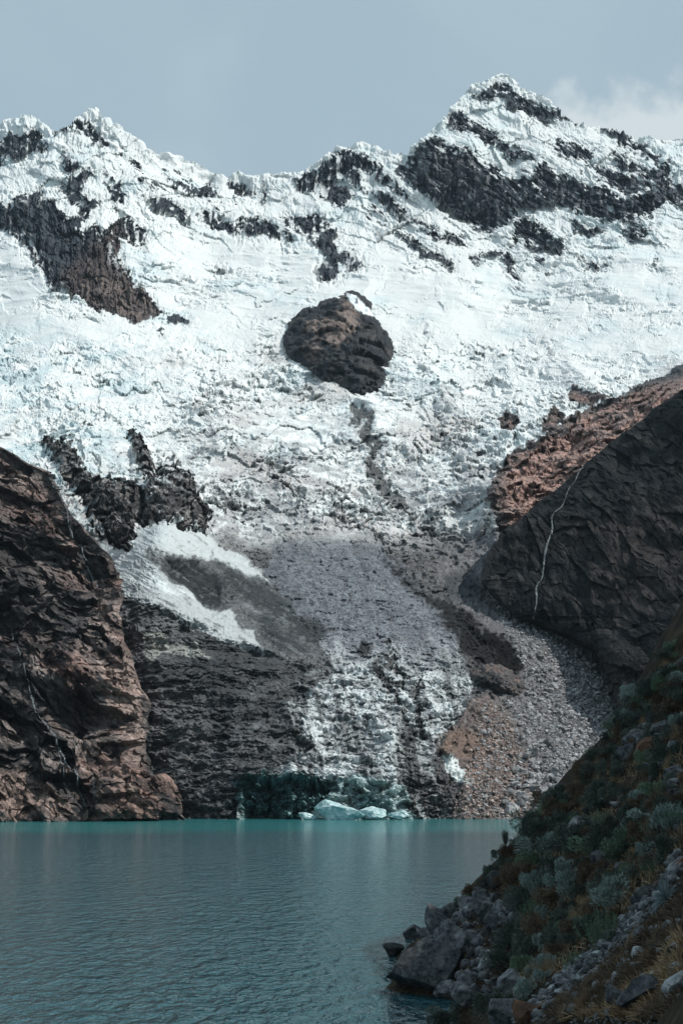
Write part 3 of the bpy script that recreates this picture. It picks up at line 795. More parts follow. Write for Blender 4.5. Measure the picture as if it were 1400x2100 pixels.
rockc = lay(rockc, rd, (0.18, 0.155, 0.148))
red = rd * sm(U - Vv * 0.0, 1000, 1060) * sm(rock_d + nB * 10, 6, 22)
rockc = lay(rockc, red, (0.43, 0.285, 0.245))
rockc = lay(rockc, red * sm(stp + 0.3 * nB, 0.1, 0.5) * 0.7, (0.26, 0.215, 0.20))
rockc = lay(rockc, rd * sm(nB + streak * 0.5, 0.25, 0.7) * 0.5, (0.06, 0.058, 0.058))
rockc = lay(rockc, red * sm(-nB + fine * 0.4, 0.3, 0.7) * 0.6, (0.36, 0.26, 0.21))
rockc = rockc * (1 - 0.6 * (sm(np.where(right_pk > 0.5, ea, np.where(upper > 0.5, ev, el)), 0.09, 0.01)))[..., None]
CLR = CLR * (1 - rock[..., None]) + rockc * rock[..., None]
ALPH = np.clip(np.maximum(rock, tongue * 0.9) + 0.12 + 0.3 * fallz * grime, 0, 1)
lum = CLR.mean(-1)
ALPH = ALPH * (1 - 0.8 * sm(lum, 0.26, 0.48))
TINT = np.concatenate([np.clip(CLR, 0.004, 0.9), ALPH[..., None]], -1)

# --- close the relief behind the crest: the far side falls away
nb = 14
tb = np.linspace(0, 1, nb + 1)[1:]
last = PD[-1]
back = np.stack([last + np.array([0, 420, -520]) * k_ + np.array([0, 0, 1]) * (fbm((last / 60 + k_ * 3), 3)[:, None] * 14 * k_) for k_ in tb])
PD_all = np.concatenate([PD, back])
TINT_all = np.concatenate([TINT, np.repeat(TINT[-1:], nb, 0)])
F = grid_faces(*PD_all.shape[:2])
gl_line = np.array([(-330, 640), (-100, 600), (0, 470), (40, 500), (80, 560), (130, 610), (200, 650), (300, 672), (335, 650), (300, 560), (330, 490), (420, 470), (520, 480), (600, 500), (650, 580), (740, 560), (720, 480), (800, 500), (900, 540), (960, 530), (1050, 575), (1100, 560), (1200, 530), (1300, 500), (1330, 440), (1400, 430), (1730, 440)], float)
glv = np.interp(us, gl_line[:, 0], gl_line[:, 1])
faceV = np.concatenate([Vv, np.full((nb, C), 0)])[:-1, :-1]
is_gl = faceV > glv[None, :-1]
is_scr = (np.concatenate([fan * tongue, np.zeros((nb, C))])[:-1, :-1] > 0.5) & is_gl
is_rk = (np.concatenate([rock * lowr, np.zeros((nb, C))])[:-1, :-1] > 0.5) & is_gl & ~is_scr
is_snow = is_gl & ~is_scr & ~is_rk
far_mat = terrain_mat("snow_and_far_rock", 0.10, 2.2, 0.4, stretch=(1.2, 0.5, 0.45), crack=0.6)
ice_mat = terrain_mat("glacier_ice", 0.22, 1.3, 0.35, rough=0.8, stretch=(0.8, 0.5, 1.1), dip=-8)
scr_mat = terrain_mat("scree_ground", 0.6, 0.8, 0.6, spec=0.03, crack=0.5)
rk_mat = terrain_mat("valley_rock", 0.20, 2.0, 0.5, spec=0.06, stretch=(0.6, 0.5, 1.2), dip=25)
tag(link("mountain", sub_mesh("mountain", PD_all, TINT_all, F[~is_gl], far_mat, False)), "snow covered rocky summit wall above the glacier", kind="structure")
tag(link("glacier", sub_mesh("glacier", PD_all, TINT_all, F[is_snow], ice_mat, False)), "crevassed glacier falling from the summits to the lake", kind="structure")
tag(link("scree_slope", sub_mesh("scree_slope", PD_all, TINT_all, F[is_scr], scr_mat)), "fan of grey and brown scree beside the glacier tongue", kind="structure")
tag(link("bedrock", sub_mesh("bedrock", PD_all, TINT_all, F[is_rk], rk_mat, False)), "red and dark bedrock along the edges of the icefall", kind="structure")
REL_P, REL_U, REL_V = PD, U, Vv


def rel_pt(u, v):
    """the point of the relief seen at photo pixel (u, v), and its normal"""
    c = int(np.clip(round((u - us[0]) / STEP), 1, C - 2))
    r = int(np.argmin(np.abs(REL_V[:, c] - v)))
    return REL_P[r, c], Nn[r, c]


# ------------------------------------------------------------------ cliffs: relief sheets that turn back at their outer edge
def cliff_sheet(name, edge, u_out, v0, v1, dpts, side, step, disp, colour, mat, back_dy=180, nback=30, label=None):
    """edge: polyline (v,u) of the visible outer edge; side=+1 edge is on the right, -1 on the left"""
    e = np.array(edge, float)
    vs = np.arange(v1, v0 - 0.1, -step)
    eu = np.interp(vs, e[:, 0], e[:, 1])
    eu = eu + fbm(np.stack([vs / 45, vs * 0, vs * 0], -1), 5, 0.5, off=edge[0][0]) * 9
    ncol = int(abs(np.max(np.abs(eu - u_out))) / step)
    s = np.linspace(0, 1, ncol)
    s = 1 - (1 - s) ** 1.0
    Us = u_out + (eu[:, None] - u_out) * s[None]
    Vs = np.repeat(vs[:, None], ncol, 1)
    fit = tps_fit([(a / 100, b / 100) for a, b, c in dpts], [c for a, b, c in dpts], lam=0.02)
    Ys = tps_eval(fit, Us / 100, Vs / 100)
    # roll back over the last stretch before the edge, then on behind it
    slope = np.abs(np.gradient(eu, vs))
    dpx = np.abs(eu[:, None] - Us) / np.sqrt(1 + np.minimum(slope, 8) ** 2)[:, None]
    Ys = Ys + 13 * np.exp(-dpx / 18.0)
    Pc = pix_pt(Us, Vs, Ys)
    kb = np.linspace(0, 1, nback + 1)[1:]
    bk = np.stack([pix_pt(Us[:, -1] - side * (3 * k + 22 * k * k), Vs[:, -1] + (10 + 14 * np.minimum(slope, 6)) * k, Ys[:, -1] + back_dy * k) for k in kb], 1)
    Pc = np.concatenate([Pc, bk], 1)
    Us = np.concatenate([Us, Us[:, -1:] + side * kb[None] * 40], 1)
    Vs = np.concatenate([Vs, np.repeat(Vs[:, -1:], nback, 1)], 1)
    nn = grid_normals(Pc)
    ry = Pc - np.array([0, 0, CAM_Z]); ry /= np.linalg.norm(ry, axis=-1, keepdims=True)
    nn = nn * 0.3 - ry * 0.7; nn /= np.linalg.norm(nn, axis=-1, keepdims=True)
    P3 = (Pc * np.array([1, 0.4, 1])).astype(np.float32)
    u3 = np.stack([Us, Vs, Us * 0], -1)
    h, aux = disp(P3, Us, Vs, u3)
    fade = np.concatenate([1 - 0.8 * np.exp(-dpx / 8.0), np.full((len(vs), nback), 0.05)], 1)
    Pd = Pc + nn * (h * fade)[..., None]
    tint = colour(P3, Us, Vs, u3, aux)
    me = sub_mesh(name, Pd, tint, grid_faces(*Pd.shape[:2]).reshape(-1, 4), mat, False)
    o = link(name, me)
    tag(o, label, kind="structure")
    return Pd, Us, Vs, nn


def lc_disp(P3, Us, Vs, u3):
    a = R_(35)     # strata dip down to the right
    X = P3[..., 0] * math.cos(a) - P3[..., 2] * math.sin(a)
    Z = P3[..., 0] * math.sin(a) + P3[..., 2] * math.cos(a)
    Q = np.stack([X, P3[..., 1], Z], -1)
    st = ridged(Q * np.array([1 / 60, 1 / 40, 1 / 19], np.float32), 7, 0.6, off=3)
    bigl = fbm(P3 / 60, 3, off=12)
    small = np.abs(fbm(Q * np.array([1 / 7, 1 / 6, 1 / 3.2], np.float32), 4, 0.6, off=2))
    blk = fbm(Q * np.array([1 / 46, 1 / 30, 1 / 20], np.float32), 5, 0.55, off=6)
    blk2 = fbm(Q * np.array([1 / 13, 1 / 12, 1 / 6], np.float32), 4, 0.55, off=16)
    qx, qz = Q[..., 0] + blk * 6, Q[..., 2] + blk * 6
    f1, e1 = facet(qx / 26, qz / 11, 1); f2, e2 = facet(qx / 10, qz / 4.5, 2); f3, e3 = facet(qx / 4, qz / 2, 3)
    h = (st - 0.62) * 5 + bigl * 24 + blk * 8 + f1 * 13 + f2 * 5 + f3 * 2.0
    return h, (st, bigl, sm(e1, 0.09, 0.01) * 0.8 + sm(e2, 0.10, 0.01) * 0.5, Q)


def lc_col(P3, Us, Vs, u3, aux):
    st, bigl, small, Q = aux
    n1 = fbm(Q * np.array([1 / 45, 1 / 25, 1 / 18], np.float32), 4, 0.6, off=51)
    n2 = fbm(Q * np.array([1 / 9, 1 / 6, 1 / 3.5], np.float32), 4, 0.6, off=57)
    c = np.empty(Us.shape + (3,)); c[:] = (0.21, 0.175, 0.162)
    c = lay(c, sm(n1 + (Us - 150) / 500, -0.1, 0.5) * 0.7, (0.36, 0.215, 0.175))
    c = lay(c, sm(-n1 + 0.3 * bigl, 0.1, 0.55) * 0.75, (0.045, 0.045, 0.046))
    c = lay(c, sm(n2, 0.1, 0.55) * 0.55, (0.42, 0.355, 0.32))
    c = lay(c, sm(-n2, 0.25, 0.65) * 0.7, (0.028, 0.028, 0.029))
    c = lay(c, sm(0.55 - st, 0.0, 0.15) * 0.6, (0.03, 0.03, 0.031))
    topc = sm(Vs, 1080, 990) * sm(n1, -0.6, 0.3)
    c = lay(c, topc * 0.6, (0.30, 0.205, 0.178))
    grey = sm(poly_sdf([(190, 1200), (240, 1200), (250, 1290), (300, 1440), (300, 1600), (260, 1500), (230, 1350)], Us, Vs, 60) + n1 * 30, -30, 10)
    c = lay(c, np.clip(small, 0, 1) * 0.8, (0.022, 0.021, 0.022))
    for pl, rgb, k_ in (([(225, 1330), (290, 1350), (308, 1570), (250, 1545), (215, 1420)], (0.40, 0.30, 0.26), 0.6), ([(0, 1560), (90, 1600), (160, 1690), (-300, 1690), (-300, 1560)], (0.36, 0.26, 0.22), 0.6),
                     ([(-60, 1020), (50, 1080), (90, 1190), (60, 1290), (-60, 1300)], (0.045, 0.044, 0.045), 0.6), ([(110, 1170), (190, 1180), (180, 1290), (130, 1340), (100, 1260)], (0.05, 0.05, 0.052), 0.65),
                     ([(100, 1400), (200, 1440), (230, 1510), (150, 1500)], (0.05, 0.046, 0.045), 0.5)):
        c = lay(c, sm(poly_sdf(pl, Us, Vs, 90) + n1 * 30 + n2 * 14, -14, 14) * k_, rgb)  # dark outlines paint recess and overhang shade into the colour; tan ones are rock
    for ln_, w_ in (([(8, 1238), (25, 1280), (40, 1340), (55, 1400), (75, 1470), (110, 1512), (135, 1570), (165, 1622), (176, 1690)], 20), ([(100, 966), (130, 1015), (145, 1062), (172, 1100), (196, 1150), (215, 1185)], 16)):
        c = lay(c, sm(line_dist(ln_, Us, Vs) + n2 * 10, w_, 2) * 0.75, (0.030, 0.032, 0.035))
    tan = sm(Vs, 1590, 1640) * sm(n1 + n2 * 0.5, -0.3, 0.4)
    c = lay(c, tan * 0.5, (0.24, 0.17, 0.135))
    return np.concatenate([np.clip(c, 0.004, 0.9), np.ones(Us.shape + (1,))], -1)


lc_mat = terrain_mat("red_cliff_rock", 0.30, 1.6, 0.5, stretch=(0.5, 0.5, 1.25), dip=-38)
LC = cliff_sheet("cliff", [(820, -420), (880, -120), (915, 0), (945, 60), (965, 108), (1050, 150), (1120, 205), (1150, 228), (1200, 242), (1290, 252), (1380, 285), (1440, 302), (1590, 303), (1612, 345), (1650, 362), (1700, 374)],
    -430, 830, 1702,
    [(-430, 1700, 560), (0, 1700, 585), (200, 1700, 598), (370, 1700, 615), (0, 1500, 640), (280, 1500, 655), (150, 1580, 625), (0, 1300, 690), (240, 1300, 710), (-400, 1300, 660),
     (0, 1100, 740), (180, 1120, 765), (0, 930, 800), (100, 970, 815), (-400, 900, 790)],
    +1, 1.35, lc_disp, lc_col, lc_mat, label="red brown rock cliff left of the glacier tongue")


def rc_disp(P3, Us, Vs, u3):
    Q = P3 * np.array([1 / 16, 1 / 16, 1 / 70], np.float32)
    gro = fbm(Q, 4, 0.55, off=5)
    lump = fbm(P3 / 55, 4, off=25)
    st = ridged(P3 * np.array([1 / 20, 1 / 20, 1 / 26], np.float32), 5, 0.55, off=35)
    fr = fbm(P3 * np.array([1 / 24, 1 / 24, 1 / 40], np.float32), 5, 0.6, off=45)
    rx, rz = P3[..., 0] * 0.97 + P3[..., 2] * 0.25 + fr * 3, P3[..., 2] * 0.97 - P3[..., 0] * 0.25 + fr * 3
    f1, e1 = facet(rx / 16, rz / 44, 5); f2, e2 = facet(rx / 6, rz / 15, 6); f3, e3 = facet(rx / 2.6, rz / 6, 7)
    h = lump * 13 + gro * 2.5 + (st - 0.6) * 2 + f1 * 6 + f2 * 2.6 + f3 * 1.0
    return h, (gro, lump, sm(e1, 0.07, 0.01) * 0.7 + sm(e2, 0.09, 0.01) * 0.5)


def rc_col(P3, Us, Vs, u3, aux):
    gro, lump, st = aux
    n1 = fbm(P3 / 40, 4, 0.55, off=71); n2 = fbm(P3 * np.array([1 / 5, 1 / 5, 1 / 22], np.float32), 4, 0.6, off=73)
    c = np.empty(Us.shape + (3,)); c[:] = (0.022, 0.026, 0.030)
    c = lay(c, sm(n2 * 0.9 + n1 * 0.5, 0.2, 0.8) * 0.7, (0.095, 0.092, 0.092))
    c = lay(c, sm(poly_sdf([(1180, 1120), (1300, 1080), (1420, 1000), (1420, 1280), (1300, 1260), (1200, 1230)], Us, Vs, 120) + n1 * 60 + n2 * 30, -10, 40) * 0.5, (0.085, 0.070, 0.064))
    c = lay(c, sm(line_dist([(1275, 872), (1198, 938), (1170, 998), (1133, 1065), (1118, 1132), (1100, 1200), (1090, 1280)], Us, Vs) + n2 * 12, 22, 3) * 0.8, (0.010, 0.012, 0.015))
    c = lay(c, sm(-n2, 0.1, 0.5) * 0.7, (0.008, 0.011, 0.014))
    c = lay(c, sm(n1, 0.35, 0.9) * 0.35, (0.065, 0.053, 0.048))
    c = lay(c, sm(Vs, 1320, 1400) * 0.6, (0.075, 0.068, 0.066))
    c = lay(c, np.clip(st, 0, 1) * 0.7, (0.008, 0.009, 0.011))
    c = c * 0.62
    return np.concatenate([np.clip(c, 0.004, 0.9), np.ones(Us.shape + (1,))], -1)


rc_mat = terrain_mat("dark_cliff_rock", 0.30, 1.1, 0.55, rough=0.8, spec=0.1, stretch=(1.2, 0.5, 0.5), dip=12)
RC = cliff_sheet("cliff", [(700, 1560), (790, 1420), (840, 1330), (890, 1272), (945, 1205), (1010, 1130), (1065, 1074), (1090, 1034), (1130, 1003), (1165, 986), (1190, 986), (1220, 1010), (1265, 1062), (1300, 1165), (1330, 1215), (1400, 1250), (1500, 1290), (1600, 1330), (1705, 1400)],
    1780, 700, 1700,
    [(985, 1185, 930), (1060, 1265, 900), (1200, 1320, 860), (1260, 1400, 800), (1300, 1500, 760), (1400, 1690, 690), (1750, 1690, 660),
     (1130, 1010, 1040), (1200, 1100, 960), (1300, 1250, 880), (1400, 1200, 860), (1270, 890, 1090), (1400, 800, 1110), (1400, 1000, 980), (1750, 720, 1100), (1750, 1100, 880)],
    -1, 1.5, rc_disp, rc_col, rc_mat, label="smooth dark cliff right of the scree fan")

# ------------------------------------------------------------------ rock island standing out of the glacier
def height_patch(poly, Y_of, bulge, step, label_args, tintf, dispf, mat, name, parent=None):
    poly = np.array(poly, float)
    lo, hi = poly.min(0) - 6, poly.max(0) + 6
    uu, vv = np.meshgrid(np.arange(lo[0], hi[0], step), np.arange(lo[1], hi[1], step))
    q = np.stack([uu, vv, uu * 0], -1)
    sd = poly_sdf(poly, uu + fbm(q / 12, 4, 0.6, off=2) * 4.5, vv + fbm(q / 12, 4, 0.6, off=8) * 4.5, 300)
    dome = np.sqrt(np.clip(sd, 0, None) / max(sd.max(), 1))
    Yb = Y_of(uu, vv)
    Yg = Yb + 14 - bulge * dome + np.where(sd < 0, 25, 0)
    Pp = pix_pt(uu, vv, Yg)
    ry = Pp - np.array([0, 0, CAM_Z]); ry /= np.linalg.norm(ry, axis=-1, keepdims=True)
    nn = grid_normals(Pp) * 0.3 - ry * 0.7
    P3 = (Pp * np.array([1, 0.4, 1])).astype(np.float32)
    h, aux = dispf(P3, uu, vv)
    Pd = Pp + nn * (h * sm(sd, -2, 22))[..., None]
    tint = tintf(P3, uu, vv, q, sd, aux)
    keep = (sd[:-1, :-1] > -4)
    return sub_mesh(name, Pd, tint, grid_faces(*Pd.shape[:2])[keep], mat)


def isl_disp(P3, u, v):
    a = R_(35)
    Q = np.stack([P3[..., 0] * math.cos(a) - P3[..., 2] * math.sin(a), P3[..., 1], P3[..., 0] * math.sin(a) + P3[..., 2] * math.cos(a)], -1)
    st = ridged(Q * np.array([1 / 55, 1 / 40, 1 / 22], np.float32), 6, 0.58, off=3)
    w_ = fbm(P3 / 20, 3, off=14) * 5
    f1, e1 = facet((Q[..., 0] + w_) / 34, (Q[..., 2] + w_) / 20, 3); f2, e2 = facet((Q[..., 0] + w_) / 12, (Q[..., 2] + w_) / 8, 4)
    return (st - 0.6) * 6 + fbm(P3 / 50, 3, off=5) * 12 + f1 * 15 + f2 * 6, (st, Q)


def isl_tint(P3, u, v, q, sd, aux):
    st, Q = aux
    n1 = fbm(Q * np.array([1 / 30, 1 / 20, 1 / 14], np.float32), 4, 0.6, off=5)
    c = np.empty(u.shape + (3,)); c[:] = (0.036, 0.040, 0.046)
    pale = sm(poly_sdf([(632, 668), (660, 655), (700, 640), (690, 612), (722, 612), (740, 640), (715, 690), (690, 720), (665, 700), (640, 735), (618, 720)], u + fbm(q / 20, 3) * 8, v, 60) + n1 * 14, -6, 8)
    c = lay(c, sm(n1, 0.2, 0.7) * 0.5, (0.10, 0.088, 0.082))
    c = lay(c, pale * 0.75, (0.29, 0.225, 0.195))
    c = lay(c, sm(-n1, 0.15, 0.6) * 0.7, (0.020, 0.024, 0.030))
    snow = sm(poly_sdf([(706, 598), (728, 606), (762, 640), (765, 650), (740, 640), (715, 612)], u + fbm(q / 8, 3) * 3, v, 60), -1.5, 1.5)
    c = lay(c, snow, (0.80, 0.85, 0.86))
    return np.concatenate([np.clip(c, 0.004, 0.9), np.clip(1 - snow * 0.8, 0, 1)[..., None]], -1)


isl_me = height_patch([(590, 660), (605, 640), (640, 622), (668, 612), (690, 600), (715, 590), (745, 600), (763, 620), (764, 642), (782, 665), (796, 690), (808, 720), (806, 745), (796, 775), (782, 795), (765, 806),
    (740, 812), (715, 806), (690, 792), (660, 778), (640, 765), (622, 752), (602, 742), (590, 730), (582, 700)],
    lambda u, v: tps_eval(dfit, u / 100, v / 100), 95, 1.7, None, isl_tint, isl_disp, terrain_mat("island_rock", 0.11, 2.5, 0.45, stretch=(1.1, 0.5, 0.6), dip=-30), "rock_outcrop")
tag(link("rock_outcrop", isl_me), "rounded dark rock island with a pale brown face, standing alone in the white glacier", "rock outcrop")

hump_me = height_patch([(955, 1395), (965, 1375), (990, 1362), (1015, 1362), (1045, 1372), (1070, 1395), (1075, 1420), (1062, 1438), (1040, 1446), (1015, 1440), (990, 1432), (965, 1420)],
    lambda u, v: 800 + 0 * u, 26, 1.3, None,
    lambda P3, u, v, q, sd, aux: np.concatenate([lay(lay(np.broadcast_to(np.array([0.11, 0.10, 0.10]), u.shape + (3,)), sm(fbm(q / 9, 4), 0.1, 0.6) * 0.7, (0.20, 0.14, 0.115)),
        sm(poly_sdf([(975, 1385), (1010, 1378), (1030, 1395), (1015, 1412), (985, 1410)], u, v, 60) + fbm(q / 6, 3) * 5, -3, 3) * 0.8, (0.03, 0.034, 0.036)), np.ones(u.shape + (1,))], -1),
    lambda P3, u, v: ((ridged(P3 * np.array([1 / 14, 1 / 14, 1 / 9], np.float32), 5, 0.58) - 0.6) * 9, 0), terrain_mat("hump_rock", 0.4, 0.7, 0.5), "rock_outcrop")
tag(link("rock_outcrop", hump_me), "grey and rust coloured rock hump on the scree below the dark cliff", "rock outcrop")

# ------------------------------------------------------------------ near hillside on the right
SIL = [(1400, 1325, 122), (1345, 1385, 118), (1290, 1452, 114), (1240, 1525, 111), (1195, 1588, 108), (1130, 1640, 106), (1085, 1690, 104), (1040, 1735, 104),
       (1000, 1800, 106), (955, 1845, 107), (905, 1885, 108), (850, 1915, 109)]
FG = [(1400, 2100, 27), (1200, 2100, 38), (1000, 2100, 60), (1400, 1900, 37), (1200, 1900, 55), (1000, 1950, 80), (960, 1985, 88),
      (1400, 1700, 54), (1200, 1720, 78), (1100, 1850, 82), (1400, 1500, 80), (1300, 1560, 92)]
cp = [pix_pt(*p) for p in SIL + FG]
for (u_, v_, Y_) in SIL:                      # the spur falls away behind its skyline
    p = pix_pt(u_, v_, Y_)
    cp.append(p + np.array([3.0, 16, -10.5]))
for x_, y_, z_ in [(3.1, 91, 0), (3.9, 100, -0.1), (5.2, 112, -0.3), (7.4, 84.5, -0.2), (6.8, 77, -0.2), (4.6, 68, 0.1), (3.4, 60, 2.0), (1.0, 58, -1), (0.2, 50, 0), (-1.5, 40, 0), (-6, 20, 0), (-12, 0, 0),
                   (-2, 91, -5), (-1, 108, -5), (-3, 60, -5), (-8, 40, -5), (-16, 20, -6), (0, 0, 10.2), (3, 15, 9.6), (12, 5, 20), (22, 20, 27), (30, 50, 34), (40, 80, 42), (48, 118, 46),
                   (60, 20, 58), (80, 70, 74), (80, 125, 72), (60, 150, 44), (30, 150, 4), (12, 140, -4), (45, 175, 8), (90, 180, 30)]:
    cp.append(np.array([x_, y_, z_]))
cp = np.array(cp)
hfit = tps_fit(cp[:, :2] / 10, cp[:, 2], lam=0.01)


def hill_base(x, y):
    x = np.asarray(x, float); y = np.asarray(y, float)
    z = tps_eval(hfit, x / 10, y / 10)
    q = np.stack([x, y, z], -1)
    z = z + fbm(q / 6, 3, off=7) * 0.55 + fbm(q / 1.6, 3, off=9) * 0.16
    return z


gx = np.concatenate([np.arange(-16, 34, 0.25), np.arange(34, 96, 1.0)])
gy = np.concatenate([np.arange(4, 24, 1.0), np.arange(24, 128, 0.32), np.arange(128, 190, 1.0)])
GX, GY = np.meshgrid(gx, gy)
GZ = hill_base(GX, GY)


def hill_z(x, y):
    """bilinear lookup of the built hillside"""
    x = np.asarray(x, float); y = np.asarray(y, float)
    i = np.clip(np.searchsorted(gx, x) - 1, 0, len(gx) - 2); j = np.clip(np.searchsorted(gy, y) - 1, 0, len(gy) - 2)
    fx = np.clip((x - gx[i]) / (gx[i + 1] - gx[i]), 0, 1); fy = np.clip((y - gy[j]) / (gy[j + 1] - gy[j]), 0, 1)
    return (GZ[j, i] * (1 - fx) + GZ[j, i + 1] * fx) * (1 - fy) + (GZ[j + 1, i] * (1 - fx) + GZ[j + 1, i + 1] * fx) * fy


def hit(u, v, y0=24.0, y1=135.0):
    """where the sight line through a photo pixel first meets the hillside (or the water)"""
    dx, dy, dz = [float(a) for a in pix_dir(u, v)]
    ys = np.arange(y0, y1, 0.15)
    k = ys / dy
    zr = CAM_Z + dz * k
    hz = np.maximum(hill_z(dx * k, ys), 0.0)
    below = np.nonzero(zr <= hz)[0]
    if not len(below):
        j = int(np.argmin(zr - hz))
        return np.array([dx * k[j], ys[j], float(hz[j])]), False
    j = below[0]
    return np.array([dx * k[j], ys[j], float(hz[j])]), True


hm, hnt, hb = principled("hillside_soil")
tcn = N(hnt, 'ShaderNodeTexCoord')
h1 = N(hnt, 'ShaderNodeTexNoise'); h1.inputs['Scale'].default_value = 0.45; h1.inputs['Detail'].default_value = 7; h1.inputs['Roughness'].default_value = 0.65
h2 = N(hnt, 'ShaderNodeTexNoise'); h2.inputs['Scale'].default_value = 4.0; h2.inputs['Detail'].default_value = 6; h2.inputs['Roughness'].default_value = 0.7
L(hnt, tcn.outputs['Object'], h1.inputs['Vector']); L(hnt, tcn.outputs['Object'], h2.inputs['Vector'])
ca = ramp(hnt, h1.outputs['Fac'], [(0.35, (0.016, 0.014, 0.011)), (0.5, (0.040, 0.031, 0.021)), (0.62, (0.075, 0.056, 0.037))])
cb = ramp(hnt, h2.outputs['Fac'], [(0.3, (0.35, 0.35, 0.35)), (0.7, (1.5, 1.5, 1.5))])
L(hnt, mixc(hnt, 1.0, ca, cb, 'MULTIPLY'), hb.inputs['Base Color'])
hbm = N(hnt, 'ShaderNodeBump'); hbm.inputs['Distance'].default_value = 0.25; hbm.inputs['Strength'].default_value = 0.8
L(hnt, h2.outputs['Fac'], hbm.inputs['Height']); L(hnt, hbm.outputs[0], hb.inputs['Normal'])
hb.inputs['Roughness'].default_value = 0.95
hb.inputs['Specular IOR Level'].default_value = 0.1
HP = np.stack([GX, GY, GZ], -1)
tag(link("hillside", sub_mesh("hillside", HP, None, grid_faces(*GX.shape).reshape(-1, 4), hm)), "dark steep bank running down to the lake", kind="structure")

# ------------------------------------------------------------------ rocks
def ico(sub):
    import bmesh
    bm = bmesh.new()
    bmesh.ops.create_icosphere(bm, subdivisions=sub, radius=1.0)
    bm.verts.ensure_lookup_table()
    v = np.array([x.co[:] for x in bm.verts]); f = np.array([[q.index for q in x.verts] for x in bm.faces])
    bm.free()
    return v, f


ICO = {k: ico(k) for k in (1, 2, 3, 4, 5)}


def rock_shape(seed, sub=3, cuts=11, rough=0.06, scale=(1, 0.85, 0.7)):
    r = np.random.default_rng(seed)
    v = ICO[sub][0].copy()
    for k in range(cuts):
        n = r.normal(size=3); n /= np.linalg.norm(n)
        d = r.uniform(0.42, 0.85)
        e = np.clip(v @ n - d, 0, None)
        v -= e[:, None] * n
    v *= 1 + (fbm(v * 1.6 + seed * 3.7, 3) * rough * 1.6 + fbm(v * 5 + seed, 3) * rough * 0.8)[:, None]
    v = v * np.array(scale)
    v -= (v.max(0) + v.min(0)) / 2
    return v / (v[:, 0].max() - v[:, 0].min()), ICO[sub][1]     # width 1


def rock_material(name, c0, c1, lichen=None, scale=3.0):
    m, nt, b = principled(name)
    tc = N(nt, 'ShaderNodeTexCoord'); oi = N(nt, 'ShaderNodeObjectInfo')
    geo = N(nt, 'ShaderNodeNewGeometry')
    n1 = N(nt, 'ShaderNodeTexNoise'); n1.inputs['Scale'].default_value = scale; n1.inputs['Detail'].default_value = 8; n1.inputs['Roughness'].default_value = 0.7
    L(nt, geo.outputs['Position'], n1.inputs['Vector'])
    n2 = N(nt, 'ShaderNodeTexNoise'); n2.inputs['Scale'].default_value = scale * 0.3; n2.inputs['Detail'].default_value = 5
    L(nt, geo.outputs['Position'], n2.inputs['Vector'])
    c = mixc(nt, ramp(nt, n1.outputs['Fac'], [(0.38, 0.0), (0.64, 1.0)]), c0, c1)
    if lichen:
        c = mixc(nt, mth(nt, 'MULTIPLY', ramp(nt, n2.outputs['Fac'], [(0.55, 0.0), (0.66, 1.0)]), 0.7), c, lichen)
    v = N(nt, 'ShaderNodeVectorMath', operation='SCALE')
    L(nt, c, v.inputs[0]); L(nt, mth(nt, 'ADD', 0.55, mth(nt, 'MULTIPLY', oi.outputs['Random'], 0.9)), v.inputs['Scale'])
    L(nt, v.outputs[0], b.inputs['Base Color'])
    bm = N(nt, 'ShaderNodeBump'); bm.inputs['Distance'].default_value = 0.14; bm.inputs['Strength'].default_value = 0.9
    L(nt, n1.outputs['Fac'], bm.inputs['Height']); L(nt, bm.outputs[0], b.inputs['Normal'])
    b.inputs['Roughness'].default_value = 0.8
    b.inputs['Specular IOR Level'].default_value = 0.3
    return m


M_DARK = rock_material("dark_boulder_rock", (0.016, 0.018, 0.021), (0.095, 0.10, 0.105), (0.17, 0.175, 0.17))
M_GREY = rock_material("grey_boulder_rock", (0.020, 0.022, 0.025), (0.185, 0.192, 0.197), (0.30, 0.305, 0.30))
M_PALE = rock_material("pale_boulder_rock", (0.075, 0.082, 0.086), (0.38, 0.395, 0.40), (0.46, 0.46, 0.455))
M_RUST = rock_material("rust_rock", (0.10, 0.055, 0.035), (0.27, 0.14, 0.085), None)
M_FAR = rock_material("scree_rock", (0.09, 0.088, 0.088), (0.40, 0.395, 0.395), None, 0.8)
RMES = {}
for mn, mm in (("d", M_DARK), ("g", M_GREY), ("p", M_PALE), ("r", M_RUST), ("f", M_FAR)):
    RMES[mn] = []
    for k in range(7):
        v_, f_ = rock_shape(100 + k * 13, 3, 10 + k % 4, 0.05, (1, 0.9, 0.62 + 0.06 * k))
        RMES[mn].append(mesh_from_arrays("boulder", v_, f_, mm, None, False))
RUNIQ = {"d": M_DARK, "g": M_GREY, "p": M_PALE, "r": M_RUST}


